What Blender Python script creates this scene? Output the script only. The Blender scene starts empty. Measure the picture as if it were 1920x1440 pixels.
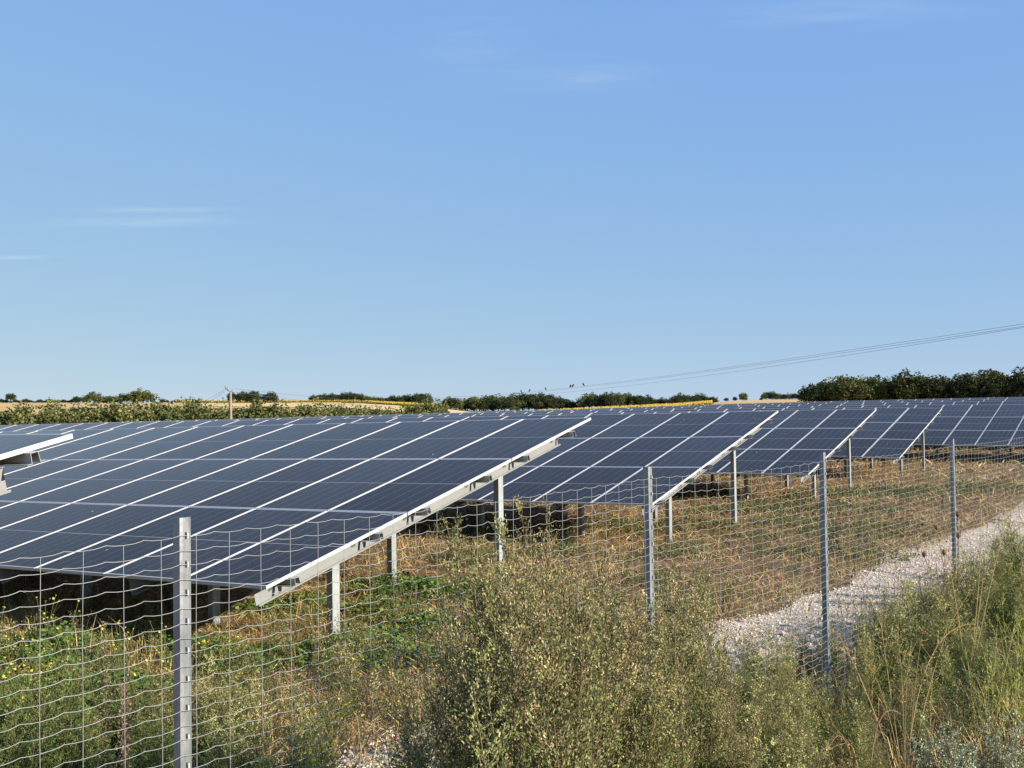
import bpy, math
import numpy as np
from mathutils import Matrix, Vector

R = math.radians
SC = bpy.context.scene
COL = SC.collection

# ------------------------------------------------------------------ camera
CZ = 2.22                                   # eye height above the ground at the first array
FPX, PITCH, ROLL = 2117.2, 0.03146, -0.01352
def cam_axes():
    f = np.array([0, math.cos(PITCH), math.sin(PITCH)]); r = np.array([1., 0, 0]); u = np.cross(r, f)
    c, s = math.cos(ROLL), math.sin(ROLL)
    return c * r + s * u, -s * r + c * u, f
CR, CU, CF = cam_axes()
cam_d = bpy.data.cameras.new('camera'); cam = bpy.data.objects.new('camera', cam_d); COL.objects.link(cam)
cam_d.sensor_width = 36; cam_d.lens = FPX / 1920 * 36
cam_d.clip_start = 0.1; cam_d.clip_end = 8000
M = Matrix.Identity(4)
for i in range(3):
    M[i][0], M[i][1], M[i][2] = CR[i], CU[i], -CF[i]
M[2][3] = CZ
cam.matrix_world = M
SC.camera = cam

# ------------------------------------------------------------------ light
SUN_EL, SUN_AZ = R(22), R(118)              # azimuth clockwise from +Y
w = bpy.data.worlds.new('World'); SC.world = w; w.use_nodes = True
nt = w.node_tree; N = nt.nodes; L = nt.links
bg = N['Background']
sky = N.new('ShaderNodeTexSky'); sky.sky_type = 'NISHITA'; sky.sun_disc = False
sky.sun_elevation = SUN_EL; sky.sun_rotation = SUN_AZ
sky.air_density = 1.0; sky.dust_density = 0.2; sky.ozone_density = 4.0; sky.altitude = 3000
bg.inputs['Strength'].default_value = 0.10
SKY_NT = nt
sd = bpy.data.lights.new('sun', 'SUN'); so = bpy.data.objects.new('sun', sd); COL.objects.link(so)
sd.energy = 5.0; sd.angle = R(0.5); sd.color = (1.0, 0.90, 0.76)
sv = Vector((math.sin(SUN_AZ) * math.cos(SUN_EL), math.cos(SUN_AZ) * math.cos(SUN_EL), math.sin(SUN_EL)))
so.rotation_euler = sv.to_track_quat('Z', 'Y').to_euler(); so.location = (20, -10, 20)
vs = SC.view_settings
vs.view_transform = 'Standard'; vs.look = 'None'; vs.gamma = 1.0; vs.use_curve_mapping = False
vs.exposure = 0.95

# thin cirrus streaks, mixed into the sky by direction
def mathn(nt, op, a, b=None, clamp=False):
    n = nt.nodes.new('ShaderNodeMath'); n.operation = op; n.use_clamp = clamp
    for i, v in enumerate((a, b)):
        if v is None: continue
        if isinstance(v, (int, float)): n.inputs[i].default_value = v
        else: nt.links.new(v, n.inputs[i])
    return n.outputs[0]
tc = N.new('ShaderNodeTexCoord'); sep = N.new('ShaderNodeSeparateXYZ'); L.new(tc.outputs['Generated'], sep.inputs[0])
az_ = mathn(nt, 'DIVIDE', sep.outputs[0], mathn(nt, 'MAXIMUM', sep.outputs[1], 0.05))
el_ = mathn(nt, 'DIVIDE', sep.outputs[2], mathn(nt, 'MAXIMUM', sep.outputs[1], 0.05))
comb = N.new('ShaderNodeCombineXYZ'); L.new(mathn(nt, 'MULTIPLY', az_, 6.0), comb.inputs[0]); L.new(mathn(nt, 'MULTIPLY', el_, 60.0), comb.inputs[1])
nz = N.new('ShaderNodeTexNoise'); nz.inputs['Scale'].default_value = 1.6; nz.inputs['Detail'].default_value = 6; L.new(comb.outputs[0], nz.inputs['Vector'])
def streak(cx, cy, sx, sy, amp):
    dx = mathn(nt, 'DIVIDE', mathn(nt, 'SUBTRACT', az_, cx), sx); dy = mathn(nt, 'DIVIDE', mathn(nt, 'SUBTRACT', el_, cy), sy)
    r2 = mathn(nt, 'ADD', mathn(nt, 'MULTIPLY', dx, dx), mathn(nt, 'MULTIPLY', dy, dy))
    return mathn(nt, 'MULTIPLY', mathn(nt, 'POWER', 2.718, mathn(nt, 'MULTIPLY', r2, -1.0)), amp)
acc = None
for a in ((-0.315, 0.191, 0.045, 0.0022, 0.85), (-0.325, 0.180, 0.060, 0.0035, 0.6), (-0.44, 0.150, 0.03, 0.0016, 0.6),
          (0.07, 0.306, 0.06, 0.012, 0.32), (0.30, 0.36, 0.10, 0.012, 0.35), (-0.03, 0.33, 0.05, 0.03, 0.15),
          (0.9, 0.25, 0.12, 0.01, 0.25), (-1.1, 0.22, 0.15, 0.01, 0.25)):
    s_ = streak(*a); acc = s_ if acc is None else mathn(nt, 'ADD', acc, s_)
msk = mathn(nt, 'MULTIPLY', acc, mathn(nt, 'MULTIPLY', mathn(nt, 'SUBTRACT', nz.outputs[0], 0.28), 2.2, True), True)
# the even, soft gradient of the photographed sky: one contrast curve over the whole sky
sr = N.new('ShaderNodeSeparateColor'); L.new(sky.outputs[0], sr.inputs[0]); sc_ = N.new('ShaderNodeCombineColor')
for k, (g_, a_) in enumerate(((.42, 1.33), (.28, 1.96), (-.02, 4.20))):
    L.new(mathn(nt, 'MULTIPLY', mathn(nt, 'POWER', sr.outputs[k], g_), a_), sc_.inputs[k])
SKYC = sc_.outputs[0]
mix = N.new('ShaderNodeMix'); mix.data_type = 'RGBA'
L.new(msk, mix.inputs[0]); L.new(SKYC, mix.inputs[6])
hs = N.new('ShaderNodeMix'); hs.data_type = 'RGBA'; hs.blend_type = 'ADD'; hs.inputs[0].default_value = 1
L.new(SKYC, hs.inputs[6]); hs.inputs[7].default_value = (1.5, 1.25, .6, 1)
L.new(hs.outputs[2], mix.inputs[7]); L.new(mix.outputs[2], bg.inputs['Color'])

# ------------------------------------------------------------------ helpers
def ray(x, y): return CF + CR * (x - 960) / FPX - CU * (y - 720) / FPX
def at_z(x, y, z):                          # the point at height z seen at photo pixel x, y
    d = ray(x, y); return np.array([0, 0, CZ]) + d * ((z - CZ) / d[2])
def bearing(x, dist):                       # plan position at a bearing and a distance
    d = ray(x, 760); d = d[:2] / math.hypot(d[0], d[1]); return d * dist
def at_ground(x, y):
    z = 0.0
    for _ in range(6):
        p = at_z(x, y, z); z = float(gz(p[0], p[1]))
    return at_z(x, y, z)

def tag(o, label=None, cat=None, group=None, kind=None):
    if label: o['label'] = label
    if cat: o['category'] = cat
    if group: o['group'] = group
    if kind: o['kind'] = kind
    return o
def link(o, parent=None):
    COL.objects.link(o)
    if parent: o.parent = parent
    return o
def empty(name, loc=(0, 0, 0)):
    o = bpy.data.objects.new(name, None); o.location = loc; o.empty_display_size = 0.2
    return link(o)
def inst(name, me, parent=None, mat=None):
    o = bpy.data.objects.new(name, me); link(o, parent)
    if mat is not None: o.matrix_local = mat
    return o

class Soup:
    """Collects vertices and faces with a colour per vertex and a material slot per face."""
    def __init__(s): s.v = []; s.c = []; s.p = []; s.n = 0
    def add(s, v, polys, col=(.5, .5, .5), m=0):
        v = np.asarray(v, float).reshape(-1, 3); k = len(v)
        c = np.empty((k, 3)); c[:] = np.asarray(col, float)
        s.v.append(v); s.c.append(c)
        for p in polys:
            p = np.asarray(p, int); s.p.append((p + s.n, m))
        s.n += k; return s
    def box(s, x0, x1, y0, y1, z0, z1, m=0, col=(.5, .5, .5)):
        v = [(x, y, z) for z in (z0, z1) for y in (y0, y1) for x in (x0, x1)]
        f = [(0, 2, 3, 1), (4, 5, 7, 6), (0, 1, 5, 4), (2, 6, 7, 3), (0, 4, 6, 2), (1, 3, 7, 5)]
        return s.add(v, [f], col, m)
    def tube(s, pts, rad, sides=6, m=0, col=(.5, .5, .5), cap=False):
        pts = np.asarray(pts, float); n = len(pts); rad = np.broadcast_to(np.asarray(rad, float), (n,))
        d = np.gradient(pts, axis=0); d /= np.linalg.norm(d, axis=1)[:, None] + 1e-12
        ref = np.where(np.abs(d[:, 2:3]) > .9, np.array([[1., 0, 0]]), np.array([[0, 0, 1.]]))
        a = np.cross(d, ref); a /= np.linalg.norm(a, axis=1)[:, None]; b = np.cross(d, a)
        th = np.arange(sides) * 2 * math.pi / sides
        v = pts[:, None] + rad[:, None, None] * (a[:, None] * np.cos(th)[None, :, None] + b[:, None] * np.sin(th)[None, :, None])
        i = np.arange(n - 1)[:, None] * sides; j = np.arange(sides)[None]; j2 = (j + 1) % sides
        q = np.stack([i + j, i + j2, i + sides + j2, i + sides + j], -1).reshape(-1, 4)
        polys = [q]
        if cap: polys += [np.arange(sides)[None, ::-1], (np.arange(sides) + (n - 1) * sides)[None]]
        return s.add(v.reshape(-1, 3), polys, col, m)
    def strip(s, prof, path, frames, closed=False, m=0, col=(.5, .5, .5)):
        """Sweeps a 2-D profile along a path; frames gives the two profile axes at each path point."""
        prof = np.asarray(prof, float); k = len(prof); n = len(path)
        v = np.concatenate([path[i] + prof[:, :1] * frames[i][0] + prof[:, 1:] * frames[i][1] for i in range(n)])
        e = k if closed else k - 1; q = []
        for i in range(n - 1):
            for j in range(e):
                j2 = (j + 1) % k; q.append((i * k + j, i * k + j2, (i + 1) * k + j2, (i + 1) * k + j))
        polys = [q]
        if closed: polys += [np.arange(k)[None, ::-1], (np.arange(k) + (n - 1) * k)[None]]
        return s.add(v, polys, col, m)
    def leaves(s, c, d, Ln, W, col, nrm=None, rng=None, m=0):
        c = np.asarray(c); n = len(c)
        if n == 0: return s
        if nrm is None: nrm = rng.normal(size=(n, 3))
        sd_ = np.cross(d, nrm); sd_ /= np.linalg.norm(sd_, axis=1)[:, None] + 1e-9
        Ln = np.broadcast_to(Ln, (n,))[:, None]; W = np.broadcast_to(W, (n,))[:, None]
        v = np.stack([c, c + d * Ln * .5 + sd_ * W * .5, c + d * Ln, c + d * Ln * .5 - sd_ * W * .5], 1)
        cc = np.repeat(np.broadcast_to(col, (n, 3)), 4, axis=0)
        return s.add(v.reshape(-1, 3), [np.arange(4 * n).reshape(n, 4)], cc, m)
    def blades(s, base, H, W, lean, col, rng, m=0, tip=None):
        n = len(base)
        if n == 0: return s
        az = rng.uniform(0, 2 * math.pi, n); dr = np.stack([np.cos(az), np.sin(az), 0 * az], 1)
        sd_ = np.stack([-np.sin(az + rng.normal(0, .6, n)), np.cos(az), 0 * az], 1)
        H = np.broadcast_to(H, (n,))[:, None]; W = np.broadcast_to(W, (n,))[:, None]; lean = np.broadcast_to(lean, (n,))[:, None]
        up = np.array([[0, 0, 1.]])
        p1 = base + up * H * .55 + dr * lean * H * .3; p2 = base + up * H * (1 - .35 * np.minimum(lean, 1.6)) + dr * lean * H
        v = np.stack([base + sd_ * W * .5, base - sd_ * W * .5, p1 + sd_ * W * .4, p1 - sd_ * W * .4, p2], 1)
        i = np.arange(n)[:, None] * 5
        cc = np.repeat(np.broadcast_to(col, (n, 3)), 5, axis=0)
        return s.add(v.reshape(-1, 3), [i + np.array([[0, 1, 3, 2]]), i + np.array([[2, 3, 4]])], cc, m)
    def sticks(s, p0, p1, r0, r1, col, m=0):
        n = len(p0)
        if n == 0: return s
        d = p1 - p0; d = d / (np.linalg.norm(d, axis=1)[:, None] + 1e-9)
        ref = np.where(np.abs(d[:, 2:3]) > .9, np.array([[1., 0, 0]]), np.array([[0, 0, 1.]]))
        a = np.cross(d, ref); a /= np.linalg.norm(a, axis=1)[:, None] + 1e-9; b = np.cross(d, a)
        r0 = np.broadcast_to(r0, (n,))[:, None]; r1 = np.broadcast_to(r1, (n,))[:, None]
        vs_ = []
        for p, r in ((p0, r0), (p1, r1)):
            for k in range(3):
                t = k * 2.0944; vs_.append(p + r * (a * math.cos(t) + b * math.sin(t)))
        v = np.stack(vs_, 1); i = np.arange(n)[:, None] * 6
        cc = np.repeat(np.broadcast_to(col, (n, 3)), 6, axis=0)
        return s.add(v.reshape(-1, 3), [i + np.array([[k, (k + 1) % 3, 3 + (k + 1) % 3, 3 + k]]) for k in range(3)], cc, m)
    def merge(s, other, pos, rot, scl, tintmul=None):
        """Adds a transformed copy of another soup at each position."""
        ov = np.concatenate(other.v); oc = np.concatenate(other.c); k = len(ov)
        for i in range(len(pos)):
            c, sn = math.cos(rot[i]), math.sin(rot[i]); v = ov * scl[i]
            v = np.stack([v[:, 0] * c - v[:, 1] * sn, v[:, 0] * sn + v[:, 1] * c, v[:, 2]], 1) + pos[i]
            s.v.append(v); s.c.append(oc if tintmul is None else oc * tintmul[i])
            for p, m in other.p: s.p.append((p + s.n, m))
            s.n += k
        return s
    def mesh(s, name, mats, smooth=False):
        v = np.concatenate(s.v).astype(np.float32); c = np.concatenate(s.c)
        loops = np.concatenate([p.reshape(-1) for p, _ in s.p]); tot = np.concatenate([np.full(len(p), p.shape[1]) for p, _ in s.p])
        mi = np.concatenate([np.full(len(p), m) for p, m in s.p])
        me = bpy.data.meshes.new(name)
        me.vertices.add(len(v)); me.vertices.foreach_set('co', v.ravel())
        me.loops.add(len(loops)); me.loops.foreach_set('vertex_index', loops.astype(np.int32))
        me.polygons.add(len(tot)); st = np.concatenate([[0], np.cumsum(tot)[:-1]])
        me.polygons.foreach_set('loop_start', st.astype(np.int32)); me.polygons.foreach_set('loop_total', tot.astype(np.int32))
        me.polygons.foreach_set('material_index', mi.astype(np.int32))
        me.polygons.foreach_set('use_smooth', np.full(len(tot), smooth))
        at = me.attributes.new('tint', 'FLOAT_COLOR', 'POINT')
        at.data.foreach_set('color', np.concatenate([c, np.ones((len(c), 1))], 1).astype(np.float32).ravel())
        for m in (mats if isinstance(mats, (list, tuple)) else [mats]): me.materials.append(m)
        me.update(calc_edges=True)
        return me
    def obj(s, name, mats, parent=None, smooth=False):
        return inst(name, s.mesh(name, mats, smooth), parent)

# ------------------------------------------------------------------ materials
def new_mat(name):
    m = bpy.data.materials.new(name); m.use_nodes = True
    return m, m.node_tree, m.node_tree.nodes['Principled BSDF']
def noise_mat(name, cols, scale=3, rough=.8, bump=0, detail=8, metallic=0, stretch=None, spec=.3, bscale=None, coords='Object'):
    m, t, b = new_mat(name)
    tc = t.nodes.new('ShaderNodeTexCoord'); mp = t.nodes.new('ShaderNodeMapping'); t.links.new(tc.outputs[coords], mp.inputs[0])
    if stretch: mp.inputs['Scale'].default_value = stretch
    nz = t.nodes.new('ShaderNodeTexNoise'); nz.inputs['Scale'].default_value = scale; nz.inputs['Detail'].default_value = detail
    nz.inputs['Roughness'].default_value = .65
    t.links.new(mp.outputs[0], nz.inputs['Vector'])
    cr = t.nodes.new('ShaderNodeValToRGB'); t.links.new(nz.outputs[0], cr.inputs[0])
    e = cr.color_ramp.elements
    while len(e) < len(cols): e.new(.5)
    for i, c in enumerate(cols):
        e[i].position = .32 + .36 * i / max(1, len(cols) - 1); e[i].color = (*c, 1)
    t.links.new(cr.outputs[0], b.inputs['Base Color'])
    b.inputs['Roughness'].default_value = rough; b.inputs['Metallic'].default_value = metallic
    b.inputs['Specular IOR Level'].default_value = spec
    if bump:
        n2 = t.nodes.new('ShaderNodeTexNoise'); n2.inputs['Scale'].default_value = bscale or scale * 4; n2.inputs['Detail'].default_value = 8
        t.links.new(mp.outputs[0], n2.inputs['Vector'])
        bp = t.nodes.new('ShaderNodeBump'); bp.inputs['Strength'].default_value = bump; bp.inputs['Distance'].default_value = .02
        t.links.new(n2.outputs[0], bp.inputs['Height']); t.links.new(bp.outputs[0], b.inputs['Normal'])
    return m
def tint_mat(name, trans=.25, rough=.65, spec=.2):
    m, t, b = new_mat(name)
    a = t.nodes.new('ShaderNodeAttribute'); a.attribute_name = 'tint'
    t.links.new(a.outputs['Color'], b.inputs['Base Color'])
    b.inputs['Roughness'].default_value = rough; b.inputs['Specular IOR Level'].default_value = spec
    if trans:
        tr = t.nodes.new('ShaderNodeBsdfTranslucent'); t.links.new(a.outputs['Color'], tr.inputs['Color'])
        mx = t.nodes.new('ShaderNodeMixShader'); mx.inputs[0].default_value = trans
        t.links.new(b.outputs[0], mx.inputs[1]); t.links.new(tr.outputs[0], mx.inputs[2])
        t.links.new(mx.outputs[0], t.nodes['Material Output'].inputs['Surface'])
    return m
MAT = {}
MAT['leaf'] = tint_mat('leaf', .22)
MAT['dry'] = tint_mat('dry_stalk', .15, .7)
MAT['stone'] = tint_mat('stone', 0, .85)
MAT['soil'] = noise_mat('dry_soil', [(.06, .036, .02), (.14, .085, .042), (.22, .135, .065), (.10, .068, .032)], 1.7, .95, .8, bscale=14, coords='Object')
MAT['gravel'] = noise_mat('gravel_bed', [(.30, .235, .165), (.52, .43, .325), (.64, .55, .43)], 9, .95, 1.0, bscale=30)
MAT['stubble'] = noise_mat('stubble_field', [(.44, .27, .10), (.55, .355, .14), (.62, .42, .175)], .9, .95, stretch=(.012, .05, 1))
MAT['stubble_pale'] = noise_mat('pale_stubble', [(.60, .43, .18), (.66, .49, .22)], .5, .95, stretch=(.02, .1, 1))
MAT['crop'] = noise_mat('sunflower_crop', [(.09, .095, .025), (.16, .14, .03), (.36, .25, .025)], 1.2, .9, stretch=(.3, .3, 1))
MAT['galv'] = noise_mat('galvanised_steel', [(.46, .48, .48), (.60, .62, .62), (.70, .71, .70)], 9, .45, metallic=.35, spec=.5)
MAT['galv_post'] = noise_mat('weathered_zinc', [(.16, .18, .19), (.24, .26, .265), (.33, .345, .345)], 16, .42, .15, metallic=.45, spec=.5, stretch=(1, 1, .35))
MAT['galv_array'] = noise_mat('post_zinc', [(.24, .265, .275), (.33, .355, .36), (.42, .44, .44)], 14, .45, .1, metallic=.2, spec=.5, stretch=(1, 1, .35))
MAT['rafter'] = noise_mat('rafter_steel', [(.20, .21, .205), (.235, .245, .24)], 3, .6, metallic=.05, spec=.4)
MAT['purlin'] = noise_mat('purlin_steel', [(.30, .30, .29), (.38, .38, .37)], 4, .5, metallic=.4, spec=.4)
MAT['alu'] = noise_mat('anodised_frame', [(.58, .58, .57), (.66, .66, .65)], 2, .38, metallic=.25, spec=.5)
MAT['dark'] = noise_mat('slot_shadow', [(.02, .02, .02), (.03, .03, .03)], 2, .9)
MAT['wire'] = noise_mat('galvanised_wire', [(.26, .275, .265), (.36, .37, .355)], 5, .5, metallic=.2, spec=.5)
MAT['cable'] = noise_mat('dark_cable', [(.11, .12, .13), (.15, .16, .17)], 3, .7)
MAT['wood'] = noise_mat('pole_wood', [(.20, .15, .11), (.32, .25, .19)], 4, .9, stretch=(6, 6, .5))
MAT['bark'] = noise_mat('bark', [(.05, .04, .03), (.10, .08, .06)], 6, .9)
MAT['bird'] = noise_mat('feathers', [(.03, .03, .035), (.06, .06, .07)], 6, .8)
MAT['slot'] = noise_mat('punched_slot_shade', [(.07, .075, .08), (.10, .105, .11)], 5, .7)
MAT['sticker'] = noise_mat('label_sticker', [(.75, .75, .74), (.8, .8, .8)], 2, .6)

def cell_mat():
    m, t, b = new_mat('solar_cells')
    tc = t.nodes.new('ShaderNodeTexCoord'); sp = t.nodes.new('ShaderNodeSeparateXYZ'); t.links.new(tc.outputs['Object'], sp.inputs[0])
    X, Y = sp.outputs[0], sp.outputs[1]
    def band(src, per, off, half):             # 1 on a thin line repeated at each period
        q = mathn(t, 'DIVIDE', mathn(t, 'SUBTRACT', src, off), per); fr = mathn(t, 'FRACT', q)
        dd = mathn(t, 'ABSOLUTE', mathn(t, 'SUBTRACT', fr, .5)); return mathn(t, 'GREATER_THAN', dd, .5 - half / per)
    vert = band(X, .1835, .0165, .0016)
    row = band(Y, .0925, .0295 - .0002, .0007)
    mid = mathn(t, 'LESS_THAN', mathn(t, 'ABSOLUTE', mathn(t, 'SUBTRACT', Y, 1.139)), .006)
    ex = mathn(t, 'GREATER_THAN', mathn(t, 'ABSOLUTE', mathn(t, 'SUBTRACT', X, .567)), .5515)
    ey = mathn(t, 'GREATER_THAN', mathn(t, 'ABSOLUTE', mathn(t, 'SUBTRACT', Y, 1.139)), 1.1145)
    edge = mathn(t, 'MAXIMUM', mathn(t, 'MAXIMUM', mid, ex), ey)
    bus = band(X, .0183, .0165, .0004)
    oi = t.nodes.new('ShaderNodeObjectInfo')
    nz = t.nodes.new('ShaderNodeTexNoise'); nz.inputs['Scale'].default_value = 1.3; nz.inputs['Detail'].default_value = 6
    va = t.nodes.new('ShaderNodeVectorMath'); va.operation = 'ADD'; t.links.new(tc.outputs['Object'], va.inputs[0])
    cx = t.nodes.new('ShaderNodeCombineXYZ'); t.links.new(mathn(t, 'MULTIPLY', oi.outputs['Random'], 90), cx.inputs[0]); t.links.new(cx.outputs[0], va.inputs[1])
    t.links.new(va.outputs[0], nz.inputs['Vector'])
    cr = t.nodes.new('ShaderNodeValToRGB'); cr.color_ramp.elements[0].color = (.0100, .0090, .0105, 1); cr.color_ramp.elements[1].color = (.0240, .0220, .0240, 1)
    t.links.new(mathn(t, 'ADD', mathn(t, 'MULTIPLY', nz.outputs[0], .5), mathn(t, 'MULTIPLY', oi.outputs['Random'], .5)), cr.inputs[0])
    def mixc(f, a, col):
        mx = t.nodes.new('ShaderNodeMix'); mx.data_type = 'RGBA'; t.links.new(f, mx.inputs[0]); t.links.new(a, mx.inputs[6]); mx.inputs[7].default_value = (*col, 1); return mx.outputs[2]
    c = mixc(mathn(t, 'MULTIPLY', bus, .35), cr.outputs[0], (.08, .085, .09))
    c = mixc(mathn(t, 'MULTIPLY', row, .5), c, (.07, .075, .08))
    c = mixc(vert, c, (.27, .27, .28)); c = mixc(edge, c, (.34, .34, .35))
    # dried droppings
    n3_ = t.nodes.new('ShaderNodeTexNoise'); n3_.inputs['Scale'].default_value = 25; t.links.new(va.outputs[0], n3_.inputs['Vector'])
    v2 = t.nodes.new('ShaderNodeTexVoronoi'); v2.inputs['Scale'].default_value = 1.7; t.links.new(va.outputs[0], v2.inputs['Vector'])
    dr = mathn(t, 'LESS_THAN', v2.outputs['Distance'], mathn(t, 'MULTIPLY', n3_.outputs[0], .05))
    c = mixc(dr, c, (.6, .6, .58))
    t.links.new(c, b.inputs['Base Color'])
    n3 = t.nodes.new('ShaderNodeTexNoise'); n3.inputs['Scale'].default_value = 3; n3.inputs['Detail'].default_value = 5; t.links.new(va.outputs[0], n3.inputs['Vector'])
    b.inputs['Roughness'].default_value = .6; b.inputs['Specular IOR Level'].default_value = 0
    # anti-reflective glass: hardly any mirror seen steeply, a soft tinted one at grazing angles
    gl = t.nodes.new('ShaderNodeBsdfGlossy'); gl.inputs['Color'].default_value = (1.0, .80, .66, 1)
    t.links.new(mathn(t, 'ADD', .12, mathn(t, 'MULTIPLY', n3.outputs[0], .16)), gl.inputs['Roughness'])
    fr = t.nodes.new('ShaderNodeFresnel'); fr.inputs['IOR'].default_value = 1.3
    fac = mathn(t, 'MULTIPLY', mathn(t, 'POWER', fr.outputs[0], 1.6), mathn(t, 'ADD', 1.85, mathn(t, 'MULTIPLY', mathn(t, 'ADD', n3.outputs[0], oi.outputs['Random']), .3)), True)
    mx = t.nodes.new('ShaderNodeMixShader'); t.links.new(fac, mx.inputs[0]); t.links.new(b.outputs[0], mx.inputs[1]); t.links.new(gl.outputs[0], mx.inputs[2])
    t.links.new(mx.outputs[0], t.nodes['Material Output'].inputs['Surface'])
    return m
MAT['cells'] = cell_mat()
MAT['backsheet'] = noise_mat('backsheet', [(.50, .50, .49), (.56, .56, .55)], 2, .7)

# ------------------------------------------------------------------ ground shape
O2 = np.array([-2.3456, 10.7014]); AH = np.array([-.85299, .52192]); HH = np.array([.51982, .85428])
TILT, DROW, MH, MW = .22773, 9.375, 2.298, 1.154
LOWCLR = .69                                # low panel edge above ground
TOPH = LOWCLR + 1.55
PC = (-0.04847, 0.01927, 0.13253, -0.07598, 0.2134, 0.12562, -0.02737, -0.08818, 0.00146, -0.0494)
FT = np.array([.5735, .8192]); FN = np.array([-.8192, .5735])   # fence direction and its inward normal
def smooth(a, b, x):
    t = np.clip((x - a) / (b - a), 0, 1); return t * t * (3 - 2 * t)
def top_z(u, w):                            # height of the arrays' upper edges over the site
    u = np.clip(u, -14, 66) / 30; w = np.clip(w, -14, 82) / 30
    return CZ + sum(c * t for c, t in zip(PC, (u ** 0, u, w, u * u, u * w, w * w, u * u * w, u * w * w, w ** 3, u ** 3)))
def gz(x, y):
    x = np.asarray(x, float); y = np.asarray(y, float)
    u = (x - O2[0]) * AH[0] + (y - O2[1]) * AH[1]; w_ = (x - O2[0]) * HH[0] + (y - O2[1]) * HH[1]
    z = top_z(u, w_ + 3.3) - TOPH
    n = x * FN[0] + y * FN[1]
    z = z + .42 * smooth(3.0, .6, n)         # the bank on which the photographer stands
    z = z + .025 * np.sin(x * 1.7 + y * .9) * np.sin(y * 1.3 - x * .6) + .012 * np.sin(x * 4.1) * np.sin(y * 3.7)
    r = np.hypot(x, y); b = np.degrees(np.arctan2(x, np.maximum(y, 1e-3)))
    slope = np.interp(b, (-24, -17, -8, -4, -2.2, 2, 4, 8.5, 11, 14, 24), (.0262, .0252, .0246, .0195, .0142, .0140, .0154, .0180, .0222, .0232, .023))
    rc = np.interp(b, (-24, -6, 0, 8, 24), (500, 480, 400, 370, 340))
    far = .85 + slope * (np.minimum(r, rc) - 80) - .012 * np.maximum(r - rc, 0)
    far = np.maximum(far, -25)
    k = smooth(62, 125, r)
    return z * (1 - k) + far * k

def ground_sheet():
    s = Soup()
    rs = np.concatenate([[0.0], np.geomspace(.8, 140, 150), np.geomspace(146, 4000, 60)])
    ang = np.concatenate([np.linspace(-32, 32, 150), np.linspace(34, 326, 110)]) * math.pi / 180
    nr, na = len(rs), len(ang)
    x = rs[:, None] * np.sin(ang)[None]; y = rs[:, None] * np.cos(ang)[None]
    v = np.stack([x, y, gz(x, y)], -1).reshape(-1, 3)
    i = np.arange(nr - 1)[:, None] * na; j = np.arange(na)[None]; j2 = (j + 1) % na
    q = np.stack([i + j, i + na + j, i + na + j2, i + j2], -1).reshape(-1, 4)
    s.add(v, [q]); return s.obj('ground', MAT['soil'], smooth=True)
tag(ground_sheet(), kind='structure')

def patch(name, mat, b0, b1, r0, r1, dz, nb=40, nr=14):
    """A field between two bearings (photo columns) and two distances, following the ground."""
    s = Soup(); px = np.linspace(b0, b1, nb); tt = np.linspace(0, 1, nr)
    r0 = np.broadcast_to(np.interp(px, np.linspace(b0, b1, len(np.atleast_1d(r0))), np.atleast_1d(r0)), px.shape)
    r1 = np.broadcast_to(np.interp(px, np.linspace(b0, b1, len(np.atleast_1d(r1))), np.atleast_1d(r1)), px.shape)
    d = np.array([bearing(p, 1) for p in px])
    rr = r0[None] + (r1 - r0)[None] * tt[:, None]
    x = d[None, :, 0] * rr; y = d[None, :, 1] * rr
    v = np.stack([x, y, gz(x, y) + dz], -1).reshape(-1, 3)
    i = np.arange(nr - 1)[:, None] * nb; j = np.arange(nb - 1)[None]
    s.add(v, [np.stack([i + j, i + j + 1, i + nb + j + 1, i + nb + j], -1).reshape(-1, 4)])
    o = s.obj(name, mat, smooth=True); tag(o, kind='structure'); return o
patch('stubble_field', MAT['stubble'], -900, 640, 120, 520, .05, 60, 20)
patch('pale_stubble_field', MAT['stubble_pale'], 340, 1000, (330, 250, 130), (425, 385, 325), .14, 40, 14)
patch('stubble_field', MAT['stubble'], 1270, 2900, 130, 420, .05, 60, 16)

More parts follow.
